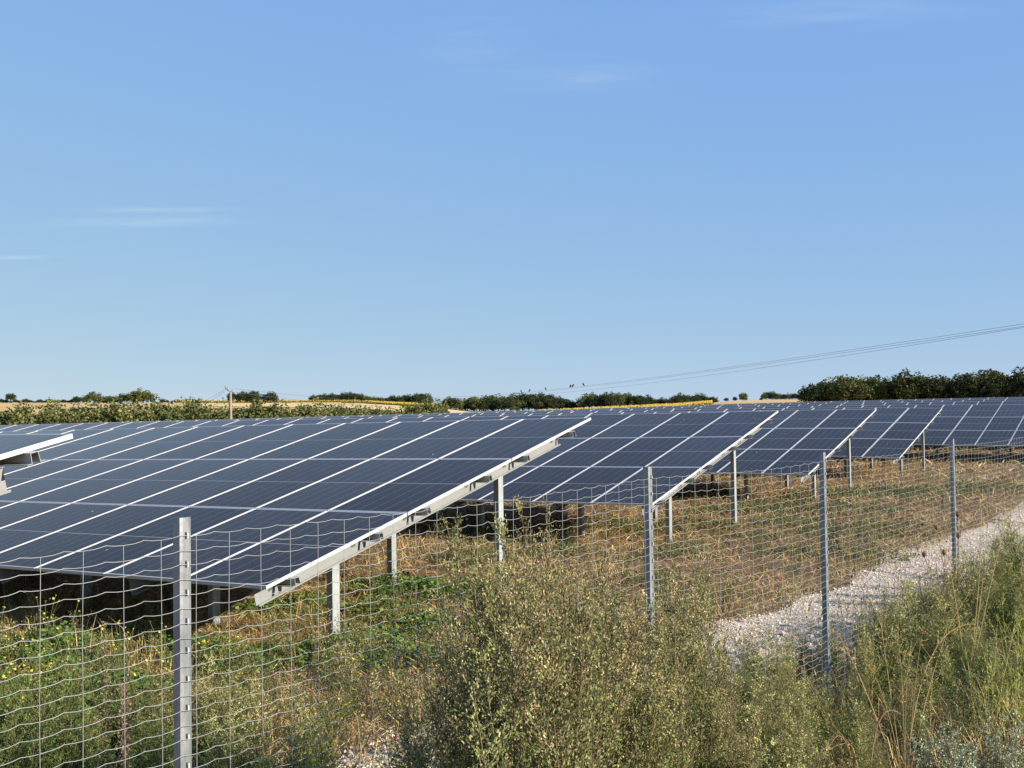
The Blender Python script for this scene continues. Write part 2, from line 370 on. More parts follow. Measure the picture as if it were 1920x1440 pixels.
def sunflowers(name, b0, b1, r0, r1, n, label, seed):
    rng = np.random.default_rng(seed); s = Soup()
    px = rng.uniform(b0, b1, n); f = (px - b0) / (b1 - b0)
    ra = np.interp(f, np.linspace(0, 1, len(np.atleast_1d(r0))), np.atleast_1d(r0)); rb = np.interp(f, np.linspace(0, 1, len(np.atleast_1d(r1))), np.atleast_1d(r1))
    rr = ra + (rb - ra) * rng.uniform(0, 1, n)
    d = np.stack([ray(0, 760) for _ in range(1)]); bx = np.array([CF + CR * (p - 960) / FPX for p in px]); bx = bx[:, :2] / np.linalg.norm(bx[:, :2], axis=1)[:, None]
    x = bx[:, 0] * rr; y = bx[:, 1] * rr; z = gz(x, y)
    h_ = rng.uniform(.3, .9, n); base = np.stack([x, y, z], 1)
    g = rng.uniform(.6, 1.3, (n, 1)) * np.array([[.085, .10, .03]])
    up = np.tile([[0, 0, 1.]], (n, 1)); dd = rng.normal(size=(n, 3)); dd[:, 2] = np.abs(dd[:, 2]) * .5; dd /= np.linalg.norm(dd, axis=1)[:, None]
    s.leaves(base + up * (h_ * rng.uniform(.3, .8, n))[:, None], dd, .5, .45, g, rng=rng)
    top = base + up * h_[:, None]; face = np.array([[.55, -.8, .25]]) + rng.normal(0, .25, (n, 3)); face /= np.linalg.norm(face, axis=1)[:, None]
    d1 = np.cross(face, up); d1 /= np.linalg.norm(d1, axis=1)[:, None]
    yl = rng.uniform(.6, 1.1, (n, 1)) * np.array([[.50, .34, .03]])
    s.leaves(top - d1 * .15, d1, .30, .30, yl, nrm=face)
    o = s.obj(name, MAT['leaf']); tag(o, label, 'crop', kind='stuff'); return o
patch('sunflower_ground', MAT['crop'], 690, 845, (410, 385), (480, 470), .22, 20, 8)
patch('sunflower_ground', MAT['crop'], 330, 700, (468, 440), (485, 480), .15, 30, 6)
patch('sunflower_ground', MAT['crop'], 1010, 1335, (160, 215, 300), (300, 350, 368), .22, 30, 8)
sunflowers('sunflower_crop', 690, 845, (410, 385), (478, 465), 5000, 'bright yellow sunflower field strip below the dark grove', 1)
sunflowers('sunflower_crop', 330, 700, (468, 440), (485, 478), 2200, 'thin yellow sunflower strip along the left skyline', 2)
sunflowers('sunflower_crop', 1010, 1335, (160, 215, 300), (300, 350, 366), 7000, 'yellow green sunflower field rising behind the middle arrays', 3)

# gravel strip just inside the fence
def gravel():
    rng = np.random.default_rng(11)
    s = Soup(); tt = np.concatenate([np.arange(-6, 20, .4), np.arange(20, 60, 1.5)]); nn = np.linspace(0, 1, 8)
    n0 = 3.75 + .18 * np.sin(tt * .9) + .1 * np.sin(tt * 2.3); n1 = 5.12 + .4 * smooth(11, 7.5, tt) + .16 * np.sin(tt * .7 + 1) + .1 * np.sin(tt * 2.9) + .012 * np.maximum(tt - 10, 0)
    nv = n0[:, None] + (n1 - n0)[:, None] * nn[None]
    x = FT[0] * tt[:, None] + FN[0] * nv; y = FT[1] * tt[:, None] + FN[1] * nv
    v = np.stack([x, y, gz(x, y) + .012], -1).reshape(-1, 3); k = len(nn)
    i = np.arange(len(tt) - 1)[:, None] * k; j = np.arange(k - 1)[None]
    s.add(v, [np.stack([i + j, i + k + j, i + k + j + 1, i + j + 1], -1).reshape(-1, 4)])
    tag(s.obj('gravel_path', MAT['gravel'], smooth=True), kind='structure')
    # loose stones
    n = 42000; t = np.exp(rng.uniform(math.log(4), math.log(34), n)); a0 = 3.75 + .18 * np.sin(t * .9) + .1 * np.sin(t * 2.3); a1 = 5.14 + .4 * smooth(11, 7.5, t) + .16 * np.sin(t * .7 + 1) + .1 * np.sin(t * 2.9)
    q = rng.uniform(-.04, 1.04, n) + rng.normal(0, .09, n); nv = a0 + (a1 - a0) * q
    c = np.stack([FT[0] * t + FN[0] * nv, FT[1] * t + FN[1] * nv], 1)
    sz = rng.gamma(1.6, .0036, n) + .0045; z = gz(c[:, 0], c[:, 1]) + .012 + sz * .25
    base = np.array([(1, 0, 0), (0, 1, 0), (-1, 0, 0), (0, -1, 0), (0, 0, .75), (0, 0, -.7)])
    v = base[None] * (1 + rng.uniform(-.35, .35, (n, 6, 3))) * sz[:, None, None]
    a = rng.uniform(0, 6.28, n); ca, sa = np.cos(a)[:, None], np.sin(a)[:, None]
    v = np.stack([v[..., 0] * ca - v[..., 1] * sa, v[..., 0] * sa + v[..., 1] * ca, v[..., 2]], -1)
    v = v + np.concatenate([c, z[:, None]], 1)[:, None]
    f = np.array([(0, 1, 4), (1, 2, 4), (2, 3, 4), (3, 0, 4), (1, 0, 5), (2, 1, 5), (3, 2, 5), (0, 3, 5)])
    g = (rng.uniform(.55, 1.2, (n, 1)) * (.9 + .12 * np.sin(c[:, :1] * 2.3) * np.sin(c[:, 1:] * 1.9))) * np.array([[.70, .595, .46]]) + rng.normal(0, .012, (n, 3))
    s = Soup(); s.add(v.reshape(-1, 3), [(np.arange(n)[:, None, None] * 6 + f[None]).reshape(-1, 3)], np.repeat(np.clip(g, .05, .85), 6, axis=0))
    tag(s.obj('gravel_stones', MAT['stone']), 'pale loose gravel stones of the path along the fence', 'gravel', kind='stuff')
gravel()

# ------------------------------------------------------------------ solar arrays
def panel_meshes():
    w_, l_, t_ = 1.134, 2.278, .035
    g = Soup(); e = .009
    g.add([(e, e, -.003), (w_ - e, e, -.003), (w_ - e, l_ - e, -.003), (e, l_ - e, -.003)], [[(0, 1, 2, 3)]], m=0)
    g.add([(e, e, -.010), (w_ - e, e, -.010), (w_ - e, l_ - e, -.010), (e, l_ - e, -.010)], [[(0, 3, 2, 1)]], m=1)
    f = Soup()
    f.box(0, e, 0, l_, -t_, 0); f.box(w_ - e, w_, 0, l_, -t_, 0)
    f.box(e, w_ - e, 0, e, -t_, -.0005); f.box(e, w_ - e, l_ - e, l_, -t_, -.0005)
    a = Soup()
    for p, mm in g.p: pass
    a.v = g.v + f.v; a.c = g.c + f.c; a.n = g.n + f.n
    a.p = [(p, m) for p, m in g.p] + [(p + g.n, 2) for p, m in f.p]
    return g.mesh('panel_laminate', [MAT['cells'], MAT['backsheet']]), f.mesh('panel_frame', MAT['alu']), a.mesh('panel_whole', [MAT['cells'], MAT['backsheet'], MAT['alu']])
ME_LAM, ME_FRAME, ME_WHOLE = panel_meshes()

def row_z(K, u):                            # height of the low panel edge along array row K
    z = top_z(np.asarray(u, float), K * DROW + 6.7) - 1.55
    if K == 0: z = z + .025 - .0095 * u
    if K == 1: z = z + .06 * np.exp(-np.maximum(u, 0) / 4)
    if K == 3: z = z - .095 * np.exp(-np.maximum(u, 0) / 2.5)
    if K == 4: z = z - .07 * np.exp(-np.maximum(u, 0) / 4)
    return z
def row_frame(K, u):
    du = .5; sl = float(row_z(K, u + du) - row_z(K, u - du)) / (2 * du)
    ax = np.array([*AH, sl]); ax /= np.linalg.norm(ax)
    ay = np.array([*(HH * math.cos(TILT)), math.sin(TILT)]); ay -= ax * (ax @ ay); ay /= np.linalg.norm(ay)
    az = np.cross(ay, ax)
    if az[2] < 0: az = -az
    p = O2 + AH * u + HH * K * DROW
    return np.array([p[0], p[1], float(row_z(K, u))]), ax, ay, az
def row_mat(K, u, v, zoff=0.):
    # the panel's x axis runs back towards the row's right-hand end so that the frame stays right-handed
    p, ax, ay, az = row_frame(K, u)
    p = p + ay * v + az * zoff
    m = Matrix.Identity(4)
    for i in range(3): m[i][0], m[i][1], m[i][2], m[i][3] = -ax[i], ay[i], az[i], p[i]
    return m
PURL_V = (.35, 1.70, 2.60, 3.94, 4.89, 6.19)
POST_W = ((1.22, 'front'), (4.5, 'rear'))

def c_post():
    s = Soup(); prof = [(0, .0), (0, .075), (.004, .075), (.004, .004), (.111, .004), (.111, .075), (.115, .075), (.115, 0)]
    # web faces the row's right-hand end; flanges run back along the row
    pr = [(a - .055, b) for a, b in prof]
    path = np.array([(0, 0, 0), (0, 0, 1.)])
    s.strip(pr, path, [(np.array([0, 1., 0]), np.array([-1., 0, 0]))] * 2, closed=True)
    return s.mesh('array_post', MAT['galv_array'])
ME_POST = c_post()

def rafter_mesh(hole_shade=True, L1=6.16, t0=-.04, t1=-.225):
    s = Soup(); L0 = .02
    s.box(-.003, .003, L0, L1, t1, t0); s.box(.003, .045, L0, L1, t1, t1 + .004); s.box(.003, .03, L0, L1, t0 - .004, t0)
    s.box(.041, .045, L0, L1, t1 + .004, t1 + .018)
    if hole_shade:                                # dark quads on the solid web stand for shade in punched trapezoid cut-outs
        for v in (.19, 1.48, 2.42, 3.72, 4.64, 5.93):
            s.add([(.0045, v, -.065), (.0045, v + .11, -.065), (.0045, v + .09, -.15), (.0045, v + .02, -.15)], [[(0, 1, 2, 3)]], m=1)
            s.add([(-.0045, v, -.065), (-.0045, v + .11, -.065), (-.0045, v + .09, -.15), (-.0045, v + .02, -.15)], [[(3, 2, 1, 0)]], m=1)
    return s.mesh('rafter', [MAT['rafter'], MAT['slot']])
ME_RAFTER = rafter_mesh(); ME_RAFTER_LONG = rafter_mesh(False, 6.42, -.118, -.30)

def build_row(K, cols, u_right, label, detail, post_cols, row_sel=(0, 1, 2), purl=PURL_V, raft=ME_RAFTER):
    """One array row: cols panel columns to the left of u_right, three panels up the slope."""
    p0 = row_frame(K, u_right)[0]
    root = empty('solar_array', (p0[0], p0[1], float(gz(p0[0], p0[1]))))
    tag(root, label, 'solar array', 'rows of solar arrays')
    inv = Matrix.Translation(-Vector(root.location))
    # panels: the mesh runs from x=0 at its right-hand edge to the left, so mirror through the frame
    for c in range(cols):
        u = u_right + c * MW
        for j in row_sel:
            m = inv @ row_mat(K, u + 1.134, j * MH)
            if detail:
                o = inst('solar_panel', ME_LAM, root, m); f = inst('frame', ME_FRAME, o)
            else:
                inst('solar_panel', ME_WHOLE, root, m)
    # purlins follow the row
    us = np.concatenate([[u_right - .07], u_right + MW * np.arange(0, cols + 1, 2 if cols < 60 else 6), [u_right + cols * MW]])
    us = np.unique(np.round(us, 4)); fr = [row_frame(K, u) for u in us]
    loc = np.array(root.location)
    prof = [(-.042, -.037), (-.030, -.037), (-.024, -.105), (-.042, -.105), (-.042, -.109), (-.020, -.109), (-.026, -.041), (.026, -.041), (.020, -.109), (.042, -.109), (.042, -.105), (.024, -.105), (.030, -.037)]
    prof = [(-.03, -.037), (-.036, -.110), (-.070, -.110), (-.070, -.114), (-.032, -.114), (-.027, -.041), (.027, -.041), (.032, -.114), (.07, -.114), (.07, -.110), (.036, -.110), (.03, -.037)]
    for v in purl:
        s = Soup(); path = [f[0] + f[2] * v - loc for f in fr]
        s.strip(prof, path, [(f[2], f[3]) for f in fr], closed=True)
        s.obj('purlin', MAT['purlin'], root)
    uf = [u_right + .20, u_right + 1.95]; u = uf[-1]
    while u + 2.2 < u_right + cols * MW: u += 2.2; uf.append(u)
    for u in uf[:post_cols]:
        inst('rafter', raft, root, inv @ row_mat(K, u, 0))
        for wv, nm in POST_W:
            v = wv / math.cos(TILT); f = row_frame(K, u); pt = f[0] + f[2] * v - f[3] * .13
            pb = float(gz(pt[0], pt[1])) - .25
            m = Matrix.Identity(4); xh = -np.array([*AH, 0]); yh = np.array([*HH, 0])
            for i in range(3): m[i][0], m[i][1] = xh[i], yh[i]
            # post stands behind the rafter web
            q = pt + np.array([*AH, 0]) * .008
            m[0][3], m[1][3], m[2][3] = q[0], q[1], pb; m[2][2] = pt[2] - pb
            inst('post', ME_POST, root, inv @ m)
    return root
u_off = {0: 0.0, 1: .27, 2: .44, 3: .40}
LAB = ['nearest full solar array row with white frame edges, behind the first fence post',
       'second solar array row, its right end behind the second fence post',
       'third solar array row, its right end behind the third fence post',
       'fourth solar array row, ending between the third and fourth fence posts',
       'fifth solar array row, running out at the right edge above the fence']
build_row(0, 14, 0.0, LAB[0], True, 8)
build_row(1, 27, .27, LAB[1], True, 8)
build_row(2, 38, .44, LAB[2], True, 8)
build_row(3, 46, .40, LAB[3], True, 8)
build_row(4, 60, .88 - 9 * MW, LAB[4], False, 10)
build_row(5, 62, .9 - 12 * MW, 'sixth solar array row, a narrow band above the fifth row at right', False, 4)
build_row(6, 66, .9 - 14 * MW, 'seventh solar array row, a thin far band below the right wood', False, 3)
build_row(7, 70, .9 - 16 * MW, 'eighth and farthest solar array row under the skyline fields', False, 2)
# the row in front: only its top right corner reaches into the picture
nr = build_row(-1, 5, -.69, 'nearest solar array corner with thick white frame at the left picture edge', True, 2, purl=(.6, 2.0, 2.9, 4.2, 5.2, 6.50), raft=ME_RAFTER_LONG)

# ------------------------------------------------------------------ wire fence
def fence():
    P = [np.array(p) for p in ((-4.95, -1.44, -.35), (-3.05, 1.27, -.34), (-1.154, 3.977, -.328), (.823, 6.799, -.294), (2.394, 8.69, -.284), (4.444, 11.397, -.256), (6.90, 14.86, -.22), (9.1, 18.0, -.18))]
    for p in P: p[2] += CZ
    root = empty('wire_fence', (P[2][0], P[2][1], float(gz(P[2][0], P[2][1]))))
    tag(root, 'galvanised wire mesh fence with slotted steel posts along the gravel path', 'fence')
    loc = np.array(root.location)
    t3 = np.array([*FT, 0]); n3 = np.array([*FN, 0])
    HT = 2.35
    # post: channel, web outwards, flanges inwards; slots with bent tongues every ten centimetres
    pr = Soup(); W2, DP = .024, .036
    prof = [(-W2, DP), (-W2, 0), (-W2 + .012, -.003), (W2 - .012, -.003), (W2, 0), (W2, DP), (W2 - .0035, DP), (W2 - .0035, .004), (W2 - .012, .001), (-W2 + .012, .001), (-W2 + .0035, .004), (-W2 + .0035, DP)]
    pr.strip(prof, [np.array([0, 0, -HT]), np.array([0, 0, 0.])], [(t3, n3)] * 2, closed=True)
    me_post = pr.mesh('fence_post', MAT['galv_post'])
    sl = Soup()
    ax, ay, az = t3, n3, np.array([0, 0, 1.])
    def quadbox(c, a, b, d, m):
        v = [c + i * a + j * b + k * d for k in (-1, 1) for j in (-1, 1) for i in (-1, 1)]
        sl.add(v, [[(0, 2, 3, 1), (4, 5, 7, 6), (0, 1, 5, 4), (2, 6, 7, 3), (0, 4, 6, 2), (1, 3, 7, 5)]], m=m)
    for k in range(2):
        pass
    quadbox(-n3 * .0035, ax * .0035, ay * .0008, az * .012, 0)          # slot
    quadbox(-n3 * .008 + t3 * .003, ax * .0025, ay * .004, az * .009, 1)    # tongue
    me_hook = sl.mesh('hook', [MAT['dark'], MAT['galv']])
    rng = np.random.default_rng(5)
    for i, p in enumerate(P):
        o = inst('post', me_post, root, Matrix.Translation(p - loc))
        lean = rng.normal(0, .004, 2)
        for k in range(19):
            inst('hook', me_hook, o, Matrix.Translation((0, 0, -.063 - .1 * k)))
    # strands
    off = -n3 * .013
    cum = [0]; 
    for a, b in zip(P[:-1], P[1:]): cum.append(cum[-1] + np.linalg.norm((b - a)[:2]))
    def on(sv, dz):
        sv = np.asarray(sv); out = np.stack([np.interp(sv, cum, [p[k] for p in P]) for k in range(3)], 1)
        ph = np.interp(sv, cum, np.arange(len(P))) % 1
        out[:, 2] += dz - .018 * np.sin(ph * math.pi)
        return out + off - loc
    ST = .15
    stays = np.arange(.05, cum[-1], ST)
    knots = []
    for s0 in stays:                                     # crimp between each pair of stays
        knots += [(s0, 0), (s0 + .045, .001), (s0 + .07, .006), (s0 + .082, .010), (s0 + .095, .0075), (s0 + .12, .0025)]
    ks = np.array([k[0] for k in knots]); kz = np.array([k[1] for k in knots]); sel = (ks > .06) & (ks < cum[-1] - .01); ks, kz = ks[sel], kz[sel]
    NW = 36
    for k in range(NW):
        dz = -.068 - .0505 * k
        path = on(ks, dz); path[:, 2] += kz * rng.uniform(.6, .95) + np.interp(ks, np.arange(0, 40, .9), rng.normal(0, .0035, 45))
        s = Soup(); s.tube(path, .00115, 4); o = s.obj('line_wire', MAT['wire'], root, smooth=True)
    sv = Soup(); zz = np.linspace(-.066, -.068 - .0505 * (NW - 1), 14)
    stay_meshes = []
    for q in range(4):
        s = Soup(); xx = np.cumsum(rng.normal(0, .0016, 14)); xx -= xx[0]
        s.tube(np.stack([xx * FT[0], xx * FT[1], zz], 1), .001, 4); stay_meshes.append(s.mesh('stay_wire', MAT['wire'], True))
    for i, s0 in enumerate(stays[(stays > .3) & (stays < cum[-1] - .1)]):
        p = on([s0], 0)[0] - n3 * .003
        inst('stay_wire', stay_meshes[i % 4], root, Matrix.Translation(p))
fence()

# ------------------------------------------------------------------ trees
def unit(v): return v / (np.linalg.norm(v, axis=-1, keepdims=True) + 1e-9)
def crown_soup(rng, rx, rz, zc, nclump, per, leaf, cols, flat=.0, rough=.35):
    """Leaf clumps scattered through a lumpy crown."""
    s = Soup()
    d = unit(rng.normal(size=(nclump, 3))); d[:, 2] = np.where(d[:, 2] < -.55, -d[:, 2] * .5, d[:, 2])
    rad = rng.uniform(.35, 1.0, nclump) ** .6
    lob = 1 + rough * (np.sin(3 * np.arctan2(d[:, 1], d[:, 0]) + rng.uniform(0, 6)) * .5 + rng.normal(0, .45, nclump))
    c = d * (rad * lob)[:, None] * np.array([rx, rx, rz]); c[:, 2] += zc
    cr = rng.uniform(.16, .32, nclump) * rx
    n = nclump * per; ci = np.repeat(np.arange(nclump), per)
    ld = unit(rng.normal(size=(n, 3))); pos = c[ci] + ld * (cr[ci] * rng.uniform(.5, 1.05, n))[:, None] * np.array([1, 1, .8])
    base = np.asarray(cols)[rng.integers(0, len(cols), nclump)] * rng.uniform(.75, 1.3, (nclump, 1))
    col = base[ci] * rng.uniform(.8, 1.2, (n, 1))
    dd = unit(ld + rng.normal(0, .7, (n, 3))); sz = leaf * rng.uniform(.6, 1.4, n)
    s.leaves(pos, dd, sz, sz * .8, col, nrm=unit(ld + rng.normal(0, .5, (n, 3))))
    return s, c
def trunk_soup(rng, h, r, zc, targets):
    s = Soup(); k = 6; t = np.linspace(0, 1, k)
    pts = np.stack([rng.normal(0, .03 * h, k) * t, rng.normal(0, .03 * h, k) * t, t * zc], 1); pts[0, 2] = -.4
    s.tube(pts, r * (1 - .6 * t), 6)
    for c in targets:
        b = pts[rng.integers(2, k - 1)]; m = (b + c) / 2 + rng.normal(0, .1 * h * .3, 3)
        s.tube(np.array([b, m, c]), [r * .4, r * .25, r * .08], 5)
    return s
GREEN_D = [(.030, .040, .015), (.042, .054, .018), (.054, .064, .021)]
GREEN_M = [(.075, .092, .024), (.10, .115, .030), (.125, .13, .036)]
OLIVE = [(.11, .125, .038), (.14, .15, .045), (.175, .17, .055), (.09, .11, .034)]
def tree_kind(seed, rx, rz, zc, nclump, per, leaf, cols, trunk=True, rough=.35):
    rng = np.random.default_rng(seed); s, c = crown_soup(rng, rx, rz, zc, nclump, per, leaf, cols, rough=rough)
    t = trunk_soup(rng, zc + rz, .035 * (zc + rz), zc, c[rng.integers(0, nclump, 5)])
    return s.mesh('crown', MAT['leaf']), t.mesh('trunk', MAT['bark'], True)
KINDS = {}
def K_(nm, *a, **k): KINDS[nm] = tree_kind(*a, **k)
# unit trees are about ten metres tall
for i in range(3): K_('round%d' % i, 40 + i, 5.0, 4.9, 4.9, 120, 42, .62, GREEN_D, rough=.28)
for i in range(3): K_('lush%d' % i, 50 + i, 5.2, 4.9, 4.9, 120, 42, .62, GREEN_M, rough=.30)
K_('open0', 60, 4.6, 4.2, 5.6, 70, 45, .6, GREEN_D, rough=.32); K_('open1', 61, 4.8, 4.2, 5.6, 70, 45, .6, GREEN_M, rough=.36)
for i in range(4): K_('shrub%d' % i, 70 + i, 5.2, 5.0, 4.6, 110, 34, .62, OLIVE, rough=.40)
def tree(name, kind, x, dist, h, label, cat, group=None, wide=1.0, seed=0, sink=.0):
    cr, tr = KINDS[kind]; p = bearing(x, dist); sink = sink + .10 * h; h = 1.10 * h; rng = np.random.default_rng(seed + 9000 + int(x * 7) + int(dist))
    o = empty(name, (p[0], p[1], float(gz(p[0], p[1])) - sink)); s_ = h / 10.0
    o.scale = (s_ * wide, s_ * wide, s_); o.rotation_euler = (0, 0, rng.uniform(0, 6.28))
    tag(o, label, cat, group); inst('crown', cr, o); inst('trunk', tr, o); return o
def tree_top(x, y, dist):                               # height needed for a crown to reach photo row y
    d = ray(x, y); k = dist / math.hypot(d[0], d[1]); p = bearing(x, dist); return CZ + d[2] * k - float(gz(p[0], p[1]))

def nth(i):
    w = ['first', 'second', 'third', 'fourth', 'fifth', 'sixth', 'seventh', 'eighth', 'ninth', 'tenth', 'eleventh', 'twelfth', 'thirteenth', 'fourteenth', 'fifteenth', 'sixteenth', 'seventeenth', 'eighteenth', 'nineteenth', 'twentieth']
    if i < 20: return w[i]
    t = {2: 'twenty', 3: 'thirty', 4: 'forty'}[(i + 1) // 10]; u = (i + 1) % 10
    return t + '-' + w[u - 1] if u else {2: 'twentieth', 3: 'thirtieth', 4: 'fortieth'}[(i + 1) // 10]
# hedge of shrubs behind the left rows
rng = np.random.default_rng(77)
hedge = [(-30, 762), (8, 771), (34, 766), (66, 767), (80, 774), (98, 768), (118, 765), (136, 772), (156, 765), (176, 766), (196, 762), (216, 770), (236, 760), (256, 763), (274, 761), (292, 768), (312, 760), (330, 759), (349, 757), (370, 764), (392, 763), (408, 766), (424, 772), (446, 765), (464, 764), (482, 768), (496, 761), (512, 766), (530, 764), (546, 763), (566, 767), (578, 761), (598, 768), (612, 765), (626, 764), (643, 762), (664, 770), (680, 768), (700, 768), (720, 769), (741, 772), (757, 767), (772, 763), (786, 759), (806, 752), (818, 748)]
for i, (x, y) in enumerate(hedge):
    dist = 92 + rng.uniform(-3, 3) + max(0, x - 500) * .05
    h = max(1.4, tree_top(x, y - 1, dist)); 
    big = x > 800
    tree('hedge_shrub', 'shrub%d' % (i % 4), x, dist, h, (nth(22 - i) + ' shrub left of the wooden pole in the olive hedge' if x < 432 else nth(i - 23) + ' shrub right of the wooden pole in the olive hedge') if not big else ('tall olive shrub last but one at the right end of the hedge' if x < 812 else 'tallest olive shrub ending the hedge at its right'), 'shrub', 'shrubs of the far hedge' if not big else 'end shrubs of the far hedge', wide=(1.15 if not big else .7), seed=i)
# skyline trees at left
sk = [(-20, 746, 'round0', 1.1, 'dark tree'), (20, 738, 'open0', .8, 'small round dark tree alone at the far left of the skyline'),
      (144, 743, 'round1', .9, 'small dark tree left of the pale crowned tree on the skyline'), (162, 742, 'lush0', .9, 'low left half of the pale crowned tree pair on the skyline'),
      (176, 735, 'open1', .9, 'pale feathery tree with leaning crown on the left skyline'), (229, 739, 'round2', .8, 'darker tree touching the big round tree on the left skyline'),
      (250, 735, 'lush1', 1.0, 'left half of the biggest round tree group on the left skyline'), (268, 731, 'lush2', 1.0, 'biggest round green tree on the left skyline'),
      (436, 737, 'open0', .9, 'thin topped dark tree directly behind the wooden pole'), (455, 735, 'round0', .8, 'dark tree right of the wooden pole, left of its clump'),
      (474, 733, 'round1', .9, 'tallest dark tree in the clump right of the wooden pole'), (507, 736, 'round2', 1.05, 'lone dark round tree right of the pole clump')]
for i, (x, y, k, wd, lb) in enumerate(sk):
    if x < 0: continue
    dist = 470 - (30 if 430 < x < 520 else 0); tree('skyline_tree', k, x, dist, tree_top(x, y, dist), lb, 'tree', 'skyline trees', wide=wd * 1.3, seed=i)
for i, x in enumerate(list(range(2, 140, 9)) + [186, 196, 206, 216, 306, 313, 322, 332]):
    y = 750 + (i * 7 % 5) - 2 if x < 150 or x > 300 else 743 + (i % 3)
    dist = 472; tree('skyline_shrub', 'round%d' % (i % 3), x, dist, tree_top(x, y, dist), nth(i) + ' low dark shrub from the left along the left field crest', 'shrub', 'shrubs on the left crest', wide=1.5, seed=i)
# dark grove on the crest
gx = [588, 600, 612, 623, 634, 646, 657, 667, 676, 685, 694, 704, 714, 724, 736, 748, 759, 770, 781, 792, 798]
gy = [741, 740, 739, 738, 740, 737, 736, 738, 739, 742, 744, 744, 745, 746, 742, 743, 741, 741, 739, 738, 740]
for i, (x, y) in enumerate(zip(gx, gy)):
    dist = 462 + (i % 3) * 3; tree('grove_tree', ('round%d' if i not in (9, 10, 11, 12) else 'lush%d') % (i % 3), x, dist, tree_top(x, y, dist), nth(i) + ' tree from the left in the dark grove above the yellow field', 'tree', 'trees of the dark grove', wide=1.1, seed=i)
# middle wood
mx = np.arange(842, 1345, 11.5); mtop = np.interp(mx, [840, 870, 910, 950, 965, 1000, 1040, 1060, 1090, 1105, 1120, 1160, 1185, 1215, 1250, 1275, 1310, 1340], [745, 749, 743, 745, 738, 740, 742, 748, 752, 738, 741, 736, 742, 745, 749, 741, 740, 745])
for i, (x, y) in enumerate(zip(mx, mtop)):
    dist = 385 + rng.uniform(-8, 10); y = y + rng.uniform(-2, 3)
    nm = ('lush%d' if x < 960 and i % 3 else 'round%d') % (i % 3)
    if i in (23, 27, 29, 30): nm = 'open%d' % (i % 2)
    tree('wood_tree', nm, x, dist, tree_top(x, y, dist), nth(i) + ' tree from the left in the long wood behind the middle arrays', 'tree', 'trees of the middle wood', wide=1.2, seed=i)
for i, (x, y, k, wd, lb) in enumerate([(1362, 746, 'round0', 1.2, 'low dark bush left of the small skyline trees right of the middle wood'), (1378, 744, 'round1', .9, 'middle one of three small trees right of the middle wood'), (1394, 737, 'lush0', .9, 'upright green tree standing right of the middle wood')]):
    tree('skyline_tree', k, x, 365, tree_top(x, y, 365), lb, 'tree', 'skyline trees', wide=wd, seed=i)
for i, (x, y) in enumerate([(1427, 746), (1437, 736), (1448, 735), (1459, 738), (1470, 739), (1480, 738), (1491, 738), (1502, 737)]):
    tree('wood_tree', ('lush%d' if i % 2 else 'round%d') % (i % 3), x, 362, tree_top(x, y, 362), nth(i) + ' tree from the left in the short row beside the right wood', 'tree', 'trees of the short row', wide=1.15, seed=i)
# big wood at right
rw = [(1522, 723, 'round0'), (1536, 720, 'round1'), (1556, 713, 'lush0'), (1578, 709, 'lush1'), (1598, 711, 'lush2'), (1618, 709, 'lush0'), (1632, 712, 'lush1'), (1654, 709, 'round2'), (1672, 714, 'lush2'), (1699, 699, 'round0'), (1714, 712, 'lush1'), (1734, 706, 'round1'), (1755, 709, 'round2'), (1772, 710, 'round0'), (1794, 708, 'lush2'), (1816, 701, 'round1'), (1838, 700, 'round2'), (1858, 698, 'lush1'), (1872, 703, 'round0'), (1892, 707, 'open0'), (1910, 707, 'round1'), (1930, 695, 'round2'), (1955, 700, 'round0'), (1985, 702, 'round1')]
for i, (x, y, k) in enumerate(rw):
    dist = 225 + (i * 5 % 3) * 4
    tree('wood_tree', k, x, dist, tree_top(x, y, dist), nth(i) + ' tree from the left in the big wood behind the right arrays' if i != 9 else 'dark tree rising highest left of centre in the big right wood', 'tree', 'trees of the right wood', wide=1.1, seed=i)

# ------------------------------------------------------------------ pole, cables, birds
def pole():
    d = 86.0; p = bearing(432.5, d); g = float(gz(p[0], p[1])); zt = tree_top(432, 735, d)
    o = empty('utility_pole', (p[0], p[1], g)); tag(o, 'grey wooden utility pole rising from the hedge at left', 'utility pole')
    s = Soup(); s.tube([(0, 0, -.5), (0, 0, zt * .5), (0, 0, zt)], [.12, .11, .085], 10, cap=True); s.obj('shaft', MAT['wood'], o, True)
    s = Soup(); ax = np.array([.82, .57, 0]); c = np.array([0, 0, zt + .02])
    s.tube([c - ax * .42 + np.array([0, 0, .30]), c - ax * .12 + np.array([0, 0, .05]), c + ax * .12], .045, 6, cap=True); s.obj('bracket', MAT['cable'], o)
    for k, q in enumerate((-.42, -.25, .12)):
        s = Soup(); b = c + ax * q + np.array([0, 0, .28 if q < -.4 else .14 if q < 0 else 0.0]); s.tube([b, b + np.array([0, 0, .1]), b + np.array([0, 0, .2])], [.02, .03, .02], 8, cap=True); s.obj('insulator', MAT['cable'], o)
    return np.array([p[0], p[1], g + zt])
PT = pole()
def cable(name, a, b, sag, r, label, group):
    t = np.linspace(0, 1, 40)[:, None]; a = np.asarray(a); b = np.asarray(b)
    pts = a + (b - a) * t; pts[:, 2] -= (sag * 4 * t * (1 - t))[:, 0]
    s = Soup(); s.tube(pts, r, 4); o = s.obj(name, MAT['cable'], smooth=True); tag(o, label, 'cable', group)
